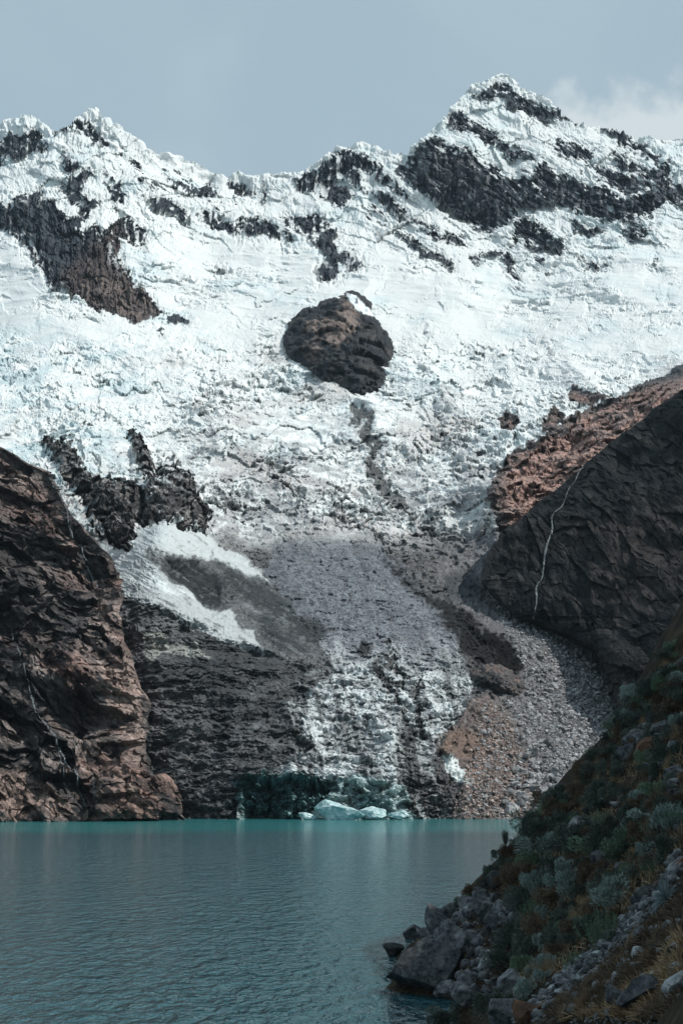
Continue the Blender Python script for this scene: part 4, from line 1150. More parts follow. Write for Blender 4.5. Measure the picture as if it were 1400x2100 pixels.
def place_rock(name, u, vbase, w, h, mk, label=None, group=None, uniq=None, rot=None, sink=0.22, tilt=0.25, sub=4):
    """a rock w x h photo pixels whose foot is seen at (u, vbase)"""
    p, ok = hit(u, vbase)
    W = w * p[1] / FPX; Hh = h * p[1] / FPX
    if uniq is not None:
        v_, f_ = rock_shape(uniq, sub, 13, 0.05, (1, 0.9, 0.75))
        me = mesh_from_arrays("boulder", v_, f_, RUNIQ[mk], None, False)
    else:
        me = RMES[mk][int(rng.integers(7))]
    o = link(name, me)
    zs = me.vertices
    co = np.empty(len(zs) * 3, np.float32); zs.foreach_get("co", co); co = co.reshape(-1, 3)
    hz = co[:, 2].max() - co[:, 2].min()
    sz = Hh * (1 + sink) / hz
    o.scale = (W, W * float(rng.uniform(0.8, 1.1)), sz)
    o.rotation_euler = (float(rng.normal(0, tilt * 0.4)), float(rng.normal(0, tilt * 0.4)), float(rng.uniform(-0.5, 0.5)) if rot is None else rot)
    o.location = (p[0], p[1] + W * 0.3, p[2] + Hh * 0.5 - sink * Hh * 0.5)
    return tag(o, label, "rock" if name == "stone" else "boulder", group)


TRACED_ROCKS = [  # u, v of the foot, width, height, material, label
 (876, 2046, 172, 110, 'd', "huge dark flat-sided boulder standing in the water at the tip of the bank", 11),
 (806, 1962, 46, 26, 'd', "low dark rock farthest out in the lake at the tip of the shore", 12),
 (852, 1927, 52, 28, 'd', "dark low boulder at the waterline between the outermost rock and an upright one", 13),
 (897, 1920, 50, 62, 'd', "tall dark upright boulder above the waterline", 14),
 (925, 1938, 74, 48, 'g', "broad grey slanting boulder right of the tall dark upright one", 15),
 (990, 1862, 44, 40, 'g', "grey block at the top of the shore boulders under the dark shrub", 16),
 (997, 1892, 44, 40, 'g', "squarish grey boulder with a pale top in the upper shore pile", 17),
 (1034, 1883, 54, 32, 'g', "long grey slab beside the scrub at the upper right of the shore pile", 18),
 (1018, 1903, 58, 28, 'd', "dark flat slab under the long grey slab", 19),
 (958, 1950, 76, 38, 'g', "wide grey boulder in the middle of the shore pile above the huge dark one", 20),
 (1000, 2002, 46, 44, 'p', "pale cracked boulder just right of the huge dark boulder", 21),
 (956, 2036, 40, 36, 'g', "round grey boulder right at the foot of the huge dark boulder", 22),
 (912, 2050, 46, 34, 'g', "small grey boulder in front of the huge dark boulder", 23),
 (962, 2064, 72, 44, 'g', "grey rounded boulder at the water's edge nearest to the camera", 24),
 (957, 1886, 36, 26, 'g', "small grey block below the dry grass at the lake side of the pile", 25),
 (1018, 1822, 40, 34, 'd', "dark boulder half hidden in scrub above the shore pile", 26),
 (1046, 2040, 58, 46, 'g', "grey boulder wedged among shrubs behind the shore pile", 27),
 (1045, 2100, 70, 46, 'g', "grey boulder cut off by the bottom of the picture beside a rusty one", 28),
 (1080, 2104, 60, 44, 'r', "rust stained boulder at the bottom of the picture", 29),
 (1273, 2082, 52, 52, 'g', "mottled grey boulder leaning on the blue-grey flat-topped one", 30),
 (1326, 2068, 98, 58, 'd', "large blue-grey flat-topped boulder at the lower right", 31),
 (1388, 2050, 60, 52, 'p', "pale rough boulder at the right edge beside the flat-topped one", 32),
 (1320, 1852, 50, 36, 'd', "dark boulder below the spiky silver tuft", 33),
 (1188, 1722, 48, 44, 'g', "grey boulder among shrubs high on the bank above the lake", 34),
 (1306, 1528, 54, 34, 'g', "smooth grey boulder left of the tilted rust slab", 36),
 (1345, 1484, 44, 34, 'd', "dark blocky boulder near the top of the bank", 37),
 (1290, 1560, 46, 32, 'd', "dark boulder below the smooth grey one on the upper bank", 38),
 (1356, 1508, 40, 30, 'g', "grey boulder right of the tilted rust slab", 39),
 (1385, 1600, 46, 30, 'g', "grey boulder at the right edge in the upper scrub", 40),
]
for (u_, v_, w_, h_, mk, lab, sd_) in TRACED_ROCKS:
    place_rock("boulder", u_, v_, w_, h_, mk, lab, uniq=sd_, sub=5 if w_ > 90 else 4)
p, _ = hit(1324, 1542)
v_, f_ = rock_shape(61, 4, 14, 0.03, (1, 0.5, 0.28))
o = link("boulder", mesh_from_arrays("boulder", v_, f_, M_RUST, None, False))
o.location = p + np.array([0, 0.3, 0.45]); o.scale = (1.9, 1.9, 1.9); o.rotation_euler = (0.5, R_(-38), 0.2)
tag(o, "tilted rust orange slab high on the dark bank", "boulder")


def sample_poly(poly, n, r):
    poly = np.array(poly, float)
    lo, hi = poly.min(0), poly.max(0)
    out = []
    while len(out) < n:
        q = r.uniform(lo, hi, (n * 3, 2))
        out += list(q[poly_sdf(poly, q[:, 0], q[:, 1], 30) > 0])
    return np.array(out[:n])


r1 = np.random.default_rng(3)
SHORE = [(845, 1935), (900, 1890), (960, 1860), (1000, 1830), (1060, 1850), (1075, 1890), (1030, 1930), (1020, 1990), (1040, 2040), (1000, 2068), (950, 2060), (940, 1985), (880, 1960)]
for (u_, v_) in sample_poly(SHORE, 95, r1):
    w_ = float(r1.uniform(14, 36))
    place_rock("boulder", u_, v_, w_, w_ * float(r1.uniform(0.55, 0.85)), r1.choice(['d', 'g', 'g', 'g']), "angular grey boulder filling the gaps in the shore rock pile", "boulders of the shore pile")
BAND = [(1045, 2095), (1120, 2035), (1165, 1985), (1235, 1935), (1290, 1880), (1340, 1820), (1400, 1745), (1400, 1790), (1350, 1850), (1310, 1900), (1260, 1945), (1215, 1990), (1160, 2045), (1100, 2100)]
for (u_, v_) in sample_poly(BAND, 150, r1):
    w_ = float(r1.uniform(11, 26))
    place_rock("stone", u_, v_, w_, w_ * float(r1.uniform(0.55, 0.85)), r1.choice(['g', 'p', 'p', 'p', 'r'], p=[.3, .3, .2, .17, .03]), "pale stone in the stony strip climbing the bank", "stones of the strip up the bank")
LOWR = [(1120, 2092), (1230, 2000), (1310, 1935), (1400, 1845), (1400, 2100)]
for (u_, v_) in sample_poly(LOWR, 95, r1):
    w_ = float(r1.uniform(12, 34))
    place_rock("stone", u_, v_, w_, w_ * float(r1.uniform(0.5, 0.8)), r1.choice(['g', 'g', 'p', 'd']), "grey stone lying in the dry grass at the lower right", "stones in the dry grass")
UPR = [(1085, 1710), (1190, 1600), (1300, 1450), (1400, 1340), (1400, 1720), (1200, 1850), (1090, 1840)]
for (u_, v_) in sample_poly(UPR, 46, r1):
    w_ = float(r1.uniform(16, 36))
    place_rock("boulder", u_, v_, w_, w_ * float(r1.uniform(0.5, 0.75)), r1.choice(['d', 'g']), "dark grey boulder showing between the shrubs on the upper bank", "boulders on the upper bank")


def scatter_rocks(pts, sizes, seed, mat, name):
    """loose rubble nobody could count: one mesh"""
    r = np.random.default_rng(seed)
    bases = [rock_shape(300 + k, 1 if max(sizes) < 0.3 else 2, 7, 0.05, (1, 0.85, 0.65)) for k in range(6)]
    Vs, Fs, off = [], [], 0
    for p, s_ in zip(pts, sizes):
        v_, f_ = bases[int(r.integers(6))]
        a = r.uniform(0, 6.28, 3)
        M = np.array(Matrix.Rotation(a[0], 3, 'Z') @ Matrix.Rotation((a[1] - 3.1) * 0.15, 3, 'X'))
        Vs.append((v_ * s_) @ M.T + p); Fs.append(f_ + off); off += len(v_)
    return link(name, mesh_from_arrays(name, np.concatenate(Vs), np.concatenate(Fs), mat, None, False))


pts, szs = [], []
for poly, n in ((BAND, 1300), (LOWR, 2600), (SHORE, 400)):
    for (u_, v_) in sample_poly(poly, n, r1):
        p, ok = hit(u_ + r1.normal(0, 6), v_ + r1.normal(0, 6))
        if ok:
            pts.append(p); szs.append(float(r1.uniform(3, 10)) * p[1] / FPX)
tag(scatter_rocks(pts, szs, 5, M_PALE, "gravel"), "loose grey gravel between the stones of the bank", kind="stuff")

# rocks on the far scree fan
FANR = [(1000, 1215), (1065, 1270), (1180, 1320), (1240, 1400), (1270, 1520), (1160, 1620), (1090, 1676), (950, 1676), (960, 1600), (985, 1450), (1080, 1430), (1070, 1370)]
pts, szs = [], []
for (u_, v_) in sample_poly(FANR, 5200, r1):
    if v_ > 1450 and u_ < 1080 + (v_ - 1560) * 0.1 and r1.random() < 0.72:
        continue
    p, n_ = rel_pt(u_, v_)
    pts.append(p + n_ * 0.3); szs.append(float(np.clip(r1.lognormal(0.1, 0.45), 0.5, 3.4)) * 1.0)
tag(scatter_rocks(pts, szs, 6, M_FAR, "scree"), "grey rubble covering the far scree fan", kind="stuff")
pts, szs = [], []
for (u_, v_) in sample_poly([(925, 1676), (960, 1560), (985, 1450), (1030, 1440), (1075, 1560), (1095, 1676)], 1500, r1):
    p, n_ = rel_pt(u_, v_)
    pts.append(p + n_ * 0.2); szs.append(float(np.clip(r1.lognormal(-0.1, 0.4), 0.4, 2.4)))
tag(scatter_rocks(pts, szs, 8, rock_material("brown_scree_rock", (0.085, 0.066, 0.058), (0.36, 0.28, 0.245), None, 0.8), "scree"), "brown rubble at the foot of the scree fan", kind="stuff")
FANB = [(1050, 1560), (1100, 1540), (1180, 1500), (1160, 1600), (1090, 1670), (1030, 1670)]
for poly, n, s0, s1, lab in ((FANB, 55, 3.0, 6.5, "pale angular block on the lower scree fan by the water"), ([(1080, 1330), (1210, 1340), (1250, 1450), (1240, 1520), (1090, 1500)], 45, 2.5, 5.5, "grey block on the upper scree fan under the dark cliff")):
    for (u_, v_) in sample_poly(poly, n, r1):
        p, n_ = rel_pt(u_, v_)
        o = link("block", RMES["f"][int(r1.integers(7))])
        s_ = float(r1.uniform(s0, s1))
        o.scale = (s_, s_, s_ * 0.9); o.location = p + n_ * s_ * 0.15; o.rotation_euler = (float(r1.normal(0, .2)), float(r1.normal(0, .2)), float(r1.uniform(0, 6)))
        tag(o, lab, "rock", "blocks of the lower fan" if s0 == 3.0 else "blocks of the upper fan")

# ------------------------------------------------------------------ plants
def leaf_mat(name, c0, c1, trans=0.15):
    m, nt, b = principled(name)
    geo = N(nt, 'ShaderNodeNewGeometry'); oi = N(nt, 'ShaderNodeObjectInfo')
    f = mth(nt, 'ADD', mth(nt, 'MULTIPLY', geo.outputs['Random Per Island'], 0.75), mth(nt, 'MULTIPLY', oi.outputs['Random'], 0.3))
    L(nt, mixc(nt, f, c0, c1), b.inputs['Base Color'])
    b.inputs['Roughness'].default_value = 0.7
    b.inputs['Specular IOR Level'].default_value = 0.2
    return m


def blades(base, dirs, length, width, r, seg=3, droop=0.25):
    """thin tapered blades; returns verts, quads"""
    n = len(base)
    d = dirs / np.linalg.norm(dirs, axis=1, keepdims=True)
    side = np.cross(d, r.normal(size=(n, 3))); side /= np.linalg.norm(side, axis=1, keepdims=True) + 1e-9
    V, F = [], []
    ts = np.linspace(0, 1, seg + 1)
    lev = []
    for t_ in ts:
        c = base + d * (length * t_)[:, None]
        c[:, 2] -= droop * length * t_ ** 2 * np.linalg.norm(d[:, :2], axis=1)
        w = (width * (1 - t_ * 0.9) * (0.6 + 0.8 * min(t_ * 3, 1)))[:, None] * 0.5
        lev.append((c - side * w, c + side * w))
    V = np.stack([x for ab in lev for x in ab], 1)          # n, 2(seg+1), 3
    k = V.shape[1]
    f = np.array([[2 * i, 2 * i + 1, 2 * i + 3, 2 * i + 2] for i in range(seg)])
    F = (np.arange(n)[:, None, None] * k + f[None]).reshape(-1, 4)
    return V.reshape(-1, 3), F


def shrub_mesh(kind, seed, mat):
    r = np.random.default_rng(seed)
    if kind in ("leafy", "cushion"):
        nb = 11 if kind == "leafy" else 8
        cen = np.c_[r.normal(0, 0.24, nb), r.normal(0, 0.24, nb), r.uniform(0.08, 0.36, nb)]
        rad = r.uniform(0.13, 0.24, nb) * (1 if kind == "leafy" else 1.15)
        n = 2600
        i = r.integers(nb, size=n)
        dv = r.normal(size=(n, 3)); dv[:, 2] += 0.35; dv /= np.linalg.norm(dv, axis=1, keepdims=True)
        q = cen[i] + dv * (rad[i] * r.uniform(0.55, 1.08, n) ** 0.6)[:, None]
        q = q[q[:, 2] > -0.02]; dv = dv[:len(q)]
        dd = q - np.array([0, 0, 0.05]) + r.normal(0, 0.16, q.shape); dd[:, 2] += 0.12
        V, F = blades(q, dd, r.uniform(0.045, 0.10, len(q)), r.uniform(0.014, 0.03, len(q)), r, 2, 0.1)
    elif kind == "feathery":
        n = 46
        b0 = np.c_[r.normal(0, 0.22, n), r.normal(0, 0.22, n), np.zeros(n)]
        dd = np.c_[b0[:, :2] * 1.6 + r.normal(0, 0.12, (n, 2)), r.uniform(0.8, 1.1, n)]
        ln_ = r.uniform(0.32, 0.62, n)
        V1, F1 = blades(b0, dd, ln_, np.full(n, 0.012), r, 4, 0.15)
        d1 = dd / np.linalg.norm(dd, axis=1, keepdims=True)
        m_ = 58
        t_ = r.uniform(0.2, 1.0, (n, m_))
        q = (b0[:, None] + d1[:, None] * (ln_[:, None] * t_)[..., None]); q[..., 2] -= 0.15 * (ln_[:, None] * t_ ** 2) * np.linalg.norm(d1[:, None, :2], axis=-1)
        q = q.reshape(-1, 3)
        e = np.repeat(d1, m_, 0) * 0.8 + r.normal(0, 0.55, (n * m_, 3))
        V2, F2 = blades(q, e, r.uniform(0.04, 0.095, len(q)), r.uniform(0.006, 0.012, len(q)), r, 2, 0.1)
        V, F = np.concatenate([V1, V2]), np.concatenate([F1, F2 + len(V1)])
    elif kind == "spiky":
        n = 420
        az = r.uniform(0, 6.28, n); el = np.arcsin(r.uniform(0.02, 1, n))
        dd = np.c_[np.cos(az) * np.cos(el), np.sin(az) * np.cos(el), np.sin(el)]
        b0 = dd * 0.06 * np.array([1, 1, 0.3])
        V, F = blades(b0, dd, r.uniform(0.34, 0.52, n), r.uniform(0.010, 0.018, n), r, 4, 0.45)
    else:  # tussock
        n = 620
        b0 = np.c_[r.normal(0, 0.12, (n, 2)), np.zeros(n)]
        dd = np.c_[b0[:, :2] * 3.2 + r.normal(0, 0.28, (n, 2)), r.uniform(0.5, 1.2, n)]
        V, F = blades(b0, dd, r.uniform(0.3, 0.75, n), r.uniform(0.006, 0.012, n), r, 4, 0.55)
    w = V[:, 0].max() - V[:, 0].min()
    return mesh_from_arrays("foliage", V / w, F, mat, None, False)


LM = {"dark": leaf_mat("dark_leaves", (0.015, 0.025, 0.022), (0.15, 0.18, 0.145)),
      "green": leaf_mat("green_leaves", (0.045, 0.08, 0.056), (0.22, 0.30, 0.20)),
      "silver": leaf_mat("silver_leaves", (0.08, 0.115, 0.108), (0.40, 0.48, 0.44)),
      "frost": leaf_mat("frosted_leaves", (0.12, 0.17, 0.18), (0.38, 0.46, 0.46)),
      "brown": leaf_mat("brown_twigs", (0.036, 0.027, 0.019), (0.20, 0.145, 0.10)),
      "straw": leaf_mat("dry_grass", (0.10, 0.07, 0.04), (0.50, 0.36, 0.22))}
PL = {}


def plant_mesh(kind, colr, k):
    key = (kind, colr, k)
    if key not in PL:
        PL[key] = shrub_mesh(kind, 40 + k * 7 + len(kind), LM[colr])
    return PL[key]


def place_plant(name, u, vbase, w, h, kind, colr, label, cat, group=None, k=None):
    p, ok = hit(u, vbase)
    k = int(rng.integers(3)) if k is None else k
    me = plant_mesh(kind, colr, k)
    o = link(name, me)
    co = np.empty(len(me.vertices) * 3, np.float32); me.vertices.foreach_get("co", co)
    zmax = co.reshape(-1, 3)[:, 2].max()
    W = w * p[1] / FPX; Hh = h * p[1] / FPX
    o.scale = (W, W * 0.95, Hh / zmax)
    o.rotation_euler = (float(rng.normal(0, .05)), float(rng.normal(-0.12, .06)), float(rng.uniform(0, 6.28)))
    o.location = (p[0], p[1] + W * 0.2, p[2] - 0.06 * Hh)
    return tag(o, label, cat, group)


TRACED_PLANTS = [
 (1058, 1945, 92, 66, "leafy", "dark", "dark green bush overhanging the right side of the shore boulders"),
 (1050, 1990, 72, 62, "leafy", "dark", "dark bush directly below the one overhanging the shore boulders"),
 (1246, 1945, 142, 84, "feathery", "green", "big feathery green shrub above the stony strip"),
 (1370, 1846, 84, 56, "spiky", "frost", "spiky silver tuft at the right edge above the stony strip"),
 (1262, 1862, 92, 70, "leafy", "silver", "silvery green shrub above the big feathery green one"),
 (1125, 1752, 96, 50, "cushion", "silver", "silver grey cushion shrub near the lake side skyline of the bank"),
 (1108, 1780, 74, 40, "cushion", "green", "green cushion shrub just below the silver one near the skyline"),
 (1368, 1718, 92, 80, "leafy", "silver", "large grey-green shrub at the right edge high above the stony strip"),
 (1178, 1985, 66, 40, "feathery", "green", "small feathery green shrub at the left end of the big one"),
 (1155, 1945, 62, 58, "leafy", "dark", "dark bush left of the big feathery green shrub"),
 (1010, 2094, 84, 62, "leafy", "dark", "dark green bush at the bottom of the picture beside the water"),
 (926, 2104, 90, 34, "cushion", "dark", "low dark bush at the bottom edge farthest to the left"),
 (1062, 1824, 70, 64, "leafy", "brown", "brown dark bush above the long grey slab"),
 (1120, 1884, 52, 30, "cushion", "silver", "small grey cushion shrub above the dry tussock"),
 (1012, 1812, 50, 44, "leafy", "dark", "dark bush on the lake side skyline above the shore pile"),
 (1088, 1716, 62, 60, "leafy", "dark", "dark bush on the skyline where the bank meets the far shore"),
 (1220, 1800, 56, 40, "cushion", "brown", "brownish cushion shrub above the silvery green shrub"),
 (1322, 1778, 62, 42, "spiky", "silver", "pale grassy tuft left of the large grey-green shrub"),
 (1035, 2010, 50, 40, "leafy", "brown", "brown bush behind the pale cracked boulder"),
 (1300, 1690, 70, 60, "leafy", "dark", "dark leafy shrub left of the large grey-green one"),
 (1240, 1740, 80, 56, "leafy", "dark", "dark round shrub in the middle of the upper bank"),
 (1380, 1560, 70, 54, "leafy", "dark", "dark shrub at the right edge below the rust slab"),
 (1255, 1600, 64, 50, "leafy", "dark", "dark shrub below the boulders of the upper bank"),
 (1150, 1665, 74, 48, "cushion", "dark", "low dark shrub on the skyline right of the far shore"),
 (1300, 1800, 50, 36, "cushion", "green", "green cushion shrub under the pale grassy tuft"),
 (1075, 2050, 60, 56, "leafy", "silver", "grey-green shrub above the rust stained boulder"),
 (1350, 1640, 60, 44, "cushion", "green", "green cushion shrub at the top of the grey-green one"),
 (1180, 1700, 52, 36, "feathery", "green", "small feathery shrub above the grey boulder high on the bank"),
]
for i, (u_, v_, w_, h_, kd, cl_, lab) in enumerate(TRACED_PLANTS):
    place_plant("shrub" if kd != "spiky" else "grass_tuft", u_, v_, w_, h_, kd, cl_, lab, "shrub" if kd != "spiky" else "tuft", k=i % 4)
for (u_, v_, w_, h_, lab) in [(1180, 1898, 54, 52, "tall straw coloured tussock left of the silvery green shrub"), (1095, 2012, 66, 46, "arching straw coloured tussock above the stony strip"),
        (1124, 1996, 56, 44, "brown tussock between the arching tussock and the small feathery shrub"), (950, 1858, 30, 34, "thin dry grass on the skyline above the shore boulders"),
        (1205, 1662, 50, 36, "dry tussock near the top of the bank above the far shore"), (1210, 2070, 90, 50, "wide brown tussock left of the mottled grey boulder"),
        (1165, 2095, 70, 44, "brown tussock at the bottom of the picture below the stony strip"), (1340, 1985, 70, 44, "brown tussock above the large flat-topped boulder"),
        (1380, 1930, 60, 46, "rusty brown tussock at the right edge below the stony strip")]:
    place_plant("grass_tussock", u_, v_, w_, h_, "tussock", "straw", lab, "tussock")

ALLH = [(1010, 1830), (1060, 1740), (1100, 1690), (1150, 1625), (1210, 1560), (1260, 1480), (1310, 1410), (1360, 1345), (1400, 1300), (1400, 1740), (1340, 1810), (1280, 1870), (1220, 1930), (1150, 1990), (1060, 2060), (1040, 1960), (1080, 1890)]
SKY = np.array([(950 + k * 8.5 + r1.normal(0, 4), np.interp(950 + k * 8.5, [950, 1000, 1040, 1085, 1130], [1852, 1812, 1752, 1706, 1652]) + 6) for k in range(20)] + [(1130 + k * 11 + r1.normal(0, 4), np.interp(1130 + k * 11, [1130, 1195, 1240, 1290, 1345, 1400], [1652, 1600, 1538, 1468, 1402, 1345]) + 8 + (k % 3) * 9) for k in range(25)] + [(1372, 1392), (1390, 1372), (1398, 1402), (1410, 1380), (1385, 1420), (1404, 1440), (1360, 1430)])
for (u_, v_) in np.concatenate([SKY, sample_poly(ALLH, 226, r1)]):
    w_ = float(r1.uniform(36, 84)) * (0.7 if v_ < 1650 else 1) * (0.62 if u_ < 1090 else 1)
    kd, cl_ = [("leafy", "dark"), ("leafy", "dark"), ("leafy", "brown"), ("cushion", "dark"), ("leafy", "silver"), ("feathery", "green"), ("cushion", "green")][int(r1.choice(7, p=[.26, .16, .22, .13, .10, .07, .06]))]
    what = {"dark": "dark low shrub in the dense scrub of the bank", "brown": "brown twiggy shrub in the dense scrub of the bank", "silver": "small silver-leaved shrub in the dense scrub of the bank", "green": "small green shrub in the dense scrub of the bank"}[cl_]
    place_plant("shrub", u_, v_, w_, w_ * float(r1.uniform(0.5, 0.8)), kd, cl_, what, "shrub", cl_ + " shrubs of the scrub")
for (u_, v_) in np.concatenate([sample_poly(ALLH, 120, r1), sample_poly(LOWR, 90, r1)]):
    w_ = float(r1.uniform(26, 56))
    place_plant("grass_tussock", u_, v_, w_, w_ * float(r1.uniform(0.6, 0.9)), "tussock", "straw" if r1.random() < 0.6 else "brown", "dry grass tussock scattered over the bank", "tussock", "scattered dry tussocks")
# short dead grass and litter over the whole bank
n = 36000
q = np.concatenate([sample_poly(ALLH, 15000, r1), sample_poly(LOWR, 19000, r1), sample_poly(SHORE, 2000, r1)])
dx, dy, dz = pix_dir(q[:, 0], q[:, 1])
base = np.zeros((n, 3)); done = np.zeros(n, bool)
for yy in np.arange(25, 130, 0.3):
    k_ = yy / dy
    z_ = CAM_Z + dz * k_
    hz_ = hill_z(dx * k_, np.full(n, yy))
    new = (z_ <= hz_) & ~done
    base[new] = np.stack([dx * k_, np.full(n, yy), hz_], -1)[new]
    done |= new
base = base[done & (base[:, 2] > 0.2)]
dd = np.c_[r1.normal(-0.25, 0.5, (len(base), 2)), r1.uniform(0.4, 1.2, len(base))]
V, F = blades(base, dd, r1.uniform(0.15, 0.5, len(base)), r1.uniform(0.02, 0.04, len(base)), r1, 2, 0.4)
tag(link("ground_litter", mesh_from_arrays("ground_litter", V, F, [LM["brown"], LM["straw"]], None, False, np.repeat((fbm(base / 5.0, 3) > 0.02).astype(np.int32), 2))), "short dead grass and twigs covering the bank", kind="stuff")

# the lone little tree on the skyline
p, _ = hit(1036, 1742)
r = np.random.default_rng(4)
tr = bpy.data.objects.new("small_tree", None); col.objects.link(tr); tr.location = (p[0], p[1] + 0.3, p[2] - 0.1)
tag(tr, "lone little dark tree on the lake side skyline of the bank", "tree")
V0, F0 = [], []
off = 0
tips = []
for k in range(9):
    a = r.uniform(0, 6.28); top = np.array([math.cos(a) * r.uniform(0.05, 0.35), math.sin(a) * r.uniform(0.05, 0.35), r.uniform(0.7, 1.45)]) if k else np.array([0.12, 0, 1.2])
    st_ = np.array([0, 0, 0.0]) if k == 0 else np.array([0.06, 0, r.uniform(0.2, 0.8)])
    for s_ in range(4):
        pass
    nseg, ns = 5, 6
    for i in range(nseg + 1):
        t_ = i / nseg
        c = st_ + (top - st_) * t_ + r.normal(0, 0.012, 3)
        rad = (0.05 if k == 0 else 0.022) * (1 - 0.8 * t_)
        for j in range(ns):
            an = 6.283 * j / ns
            V0.append(c + np.array([math.cos(an) * rad, math.sin(an) * rad, 0]))
    for i in range(nseg):
        for j in range(ns):
            F0.append([off + i * ns + j, off + i * ns + (j + 1) % ns, off + (i + 1) * ns + (j + 1) % ns, off + (i + 1) * ns + j])
    off += (nseg + 1) * ns
    tips.append((st_, top))
link("trunk", mesh_from_arrays("trunk", np.array(V0), np.array(F0), LM["brown"], None, True), tr)
qs, ds = [], []
for st_, top in tips:
    for k in range(110):
        t_ = r.uniform(0.35, 1.05)
        qs.append(st_ + (top - st_) * t_ + r.normal(0, 0.055, 3)); ds.append(r.normal(0, 1, 3) + np.array([0, 0, 0.8]))
V, F = blades(np.array(qs), np.array(ds), r.uniform(0.06, 0.15, len(qs)), r.uniform(0.02, 0.05, len(qs)), r, 2, 0.2)
link("crown", mesh_from_arrays("crown", V, F, LM["dark"], None, False), tr)

# ------------------------------------------------------------------ falling water and ice
wm, wnt, wb = principled("falling_water")
wb.inputs['Base Color'].default_value = (0.42, 0.48, 0.50, 1)
wb.inputs['Roughness'].default_value = 0.5
wtc = N(wnt, 'ShaderNodeTexCoord'); wmp = N(wnt, 'ShaderNodeMapping'); wmp.inputs['Scale'].default_value = (1.2, 1.2, 0.12)
wn = N(wnt, 'ShaderNodeTexNoise'); wn.inputs['Scale'].default_value = 1.0; wn.inputs['Detail'].default_value = 5
L(wnt, wtc.outputs['Object'], wmp.inputs['Vector']); L(wnt, wmp.outputs[0], wn.inputs['Vector'])
L(wnt, ramp(wnt, wn.outputs['Fac'], [(0.40, 0.0), (0.66, 0.55)]), wb.inputs['Alpha'])


def waterfall(sheet, line, width, label, proud=1.2):
    Pd, Us, Vs, nn = sheet
    line = np.array(line, float)
    seg = np.r_[0, np.cumsum(np.linalg.norm(np.diff(line, axis=0), axis=1))]
    ts = np.arange(0, seg[-1], 3.0)
    uu = np.interp(ts, seg, line[:, 0]) + fbm(np.stack([ts / 30, ts * 0 + line[0, 0], ts * 0], -1), 3) * 2.5
    vv = np.interp(ts, seg, line[:, 1])
    pts_ = []
    for a, b in zip(uu, vv):
        i = int(np.argmin(np.abs(Vs[:, 0] - b))); j = int(np.argmin(np.abs(Us[i] - a)))
        i0, j0 = max(i - 2, 0), max(j - 2, 0)
        blk = Pd[i0:i + 3, j0:j + 3].reshape(-1, 3)
        q = blk[np.argmin(blk[:, 1])]
        base_ = Pd[i, j]
        pts_.append(base_ * (q[1] / base_[1]) if abs(q[1]) > 1 else base_)
    pts_ = np.array(pts_)
    # keep a falling line: smooth, pull a little towards the open air
    for _ in range(2):
        pts_[1:-1] = (pts_[:-2] + 2 * pts_[1:-1] + pts_[2:]) / 4
    rows = []
    wv_ = 0.5 * width * (0.65 + 0.5 * (fbm(np.stack([ts / 25, ts * 0 + 5, ts * 0], -1), 3) + 0.3).clip(-0.4, 1.2)) * (0.45 + 0.55 * np.clip(ts / seg[-1] * 2, 0, 1))
    for q, w_ in zip(pts_, wv_):
        for k, a in enumerate((-1, -0.55, 0, 0.55, 1)):
            rows.append(q + np.array([a * w_ / 2, -proud - (1 - a * a) * 0.35 * w_, 0]))
    P_ = np.array(rows).reshape(len(pts_), 5, 3)
    o = link("waterfall", sub_mesh("waterfall", P_, None, grid_faces(*P_.shape[:2]).reshape(-1, 4), wm))
    return tag(o, label, "waterfall")


waterfall(RC, [(1275, 872), (1240, 902), (1198, 938), (1190, 958), (1170, 998), (1150, 1040), (1133, 1065), (1130, 1096), (1118, 1132), (1110, 1172), (1100, 1200), (1098, 1230), (1090, 1274)], 2.6, "thin white waterfall running down the smooth dark cliff on the right")
waterfall(LC, [(8, 1238), (25, 1280), (40, 1340), (55, 1400), (75, 1470), (110, 1512), (135, 1570), (165, 1622), (176, 1674)], 1.9, "long thin cascade down the left part of the red cliff to the lake")
waterfall(LC, [(100, 966), (130, 1015), (145, 1062), (172, 1100), (196, 1150), (215, 1185)], 2.4, "grey cascade down the upper right edge of the red cliff")
waterfall(LC, [(75, 1020), (90, 1042), (102, 1066)], 1.5, "short pale trickle near the top of the red cliff")
waterfall(LC, [(120, 1545), (124, 1580), (130, 1612), (150, 1650)], 1.3, "faint side trickle beside the long cascade low on the red cliff")
waterfall(LC, [(188, 1600), (191, 1640), (194, 1680)], 1.5, "short waterfall dropping into the lake at the foot of the red cliff")

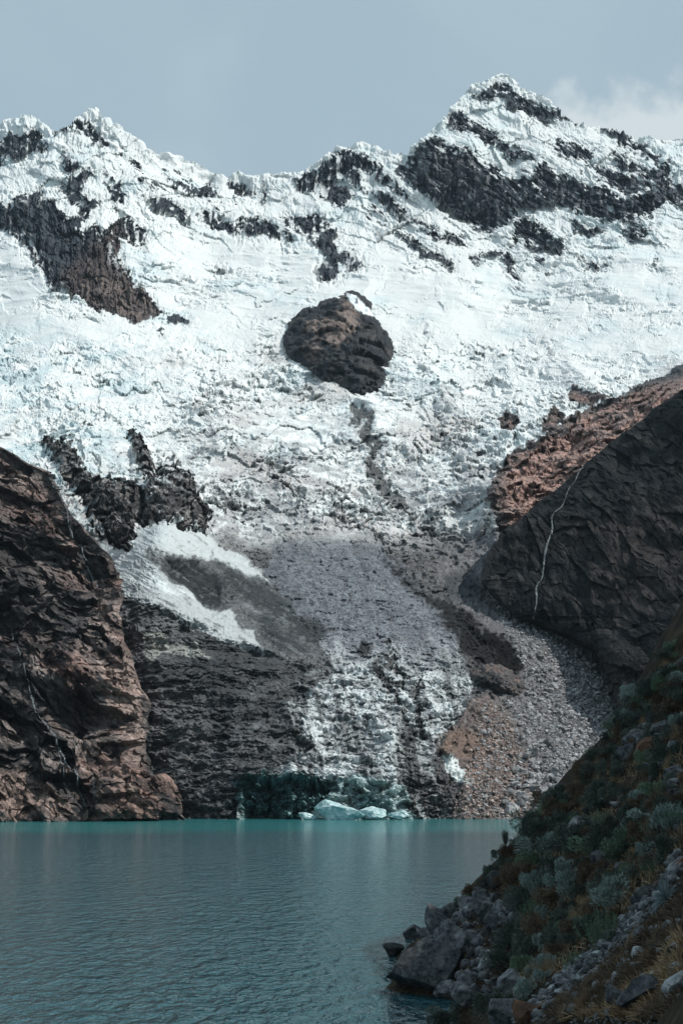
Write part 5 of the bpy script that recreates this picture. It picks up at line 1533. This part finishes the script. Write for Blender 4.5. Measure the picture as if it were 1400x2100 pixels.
im, int_, ib = principled("clean_ice")
itc = N(int_, 'ShaderNodeTexCoord'); inn = N(int_, 'ShaderNodeTexNoise'); inn.inputs['Scale'].default_value = 0.35; inn.inputs['Detail'].default_value = 6
L(int_, N(int_, 'ShaderNodeNewGeometry').outputs['Position'], inn.inputs['Vector'])
L(int_, mixc(int_, ramp(int_, inn.outputs['Fac'], [(0.38, 0.0), (0.62, 1.0)]), (0.20, 0.36, 0.37), (0.52, 0.64, 0.64)), ib.inputs['Base Color'])
ibm = N(int_, 'ShaderNodeBump'); ibm.inputs['Distance'].default_value = 0.8; L(int_, inn.outputs['Fac'], ibm.inputs['Height']); L(int_, ibm.outputs[0], ib.inputs['Normal'])
ib.inputs['Roughness'].default_value = 0.4
for (u_, v_, w_, h_, sd_, lab) in [(696, 1678, 104, 36, 81, "large pale green ice block at the waterline under the glacier front"),
        (762, 1677, 60, 22, 82, "low white ice heap at the waterline right of the large ice block"),
        (632, 1678, 40, 12, 83, "small flat ice block at the water in front of the dark ice cave"),
        (815, 1677, 44, 14, 84, "right-hand white ice heap below the dirty ice ramp"),
        ]:
    Yb = 618 if v_ > 1660 else 624
    W = w_ * Yb / FPX; Hh = h_ * Yb / FPX
    v0_, f_ = rock_shape(sd_, 4, 12, 0.10, (1, 0.7, 0.6))
    o = link("ice_block", mesh_from_arrays("ice_block", v0_, f_, im, None, False))
    o.scale = (W, W * 0.7, Hh * 1.35 / (v0_[:, 2].max() - v0_[:, 2].min()))
    q = pix_pt(u_, v_, Yb)
    o.location = (q[0], q[1], q[2] + Hh * 0.35)
    tag(o, lab, "ice block")

# ------------------------------------------------------------------ mountain air
hx0, hx1, hy0, hy1, hz0, hz1 = -1600, 1600, -400, 3400, -40, 1700
hv = np.array([[x, y, z] for x in (hx0, hx1) for y in (hy0, hy1) for z in (hz0, hz1)], float)
hf = np.array([[0, 1, 3, 2], [4, 6, 7, 5], [0, 4, 5, 1], [2, 3, 7, 6], [0, 2, 6, 4], [1, 5, 7, 3]])
am = bpy.data.materials.new("mountain_air"); am.use_nodes = True
ant = am.node_tree; ant.nodes.clear()
ao = N(ant, 'ShaderNodeOutputMaterial'); av = N(ant, 'ShaderNodeVolumePrincipled')
av.inputs['Color'].default_value = (0.62, 0.80, 0.92, 1)
av.inputs['Density'].default_value = 0.000018
L(ant, av.outputs[0], ao.inputs['Volume'])
tag(link("haze", mesh_from_arrays("haze", hv, hf, am, None, False)), kind="stuff")
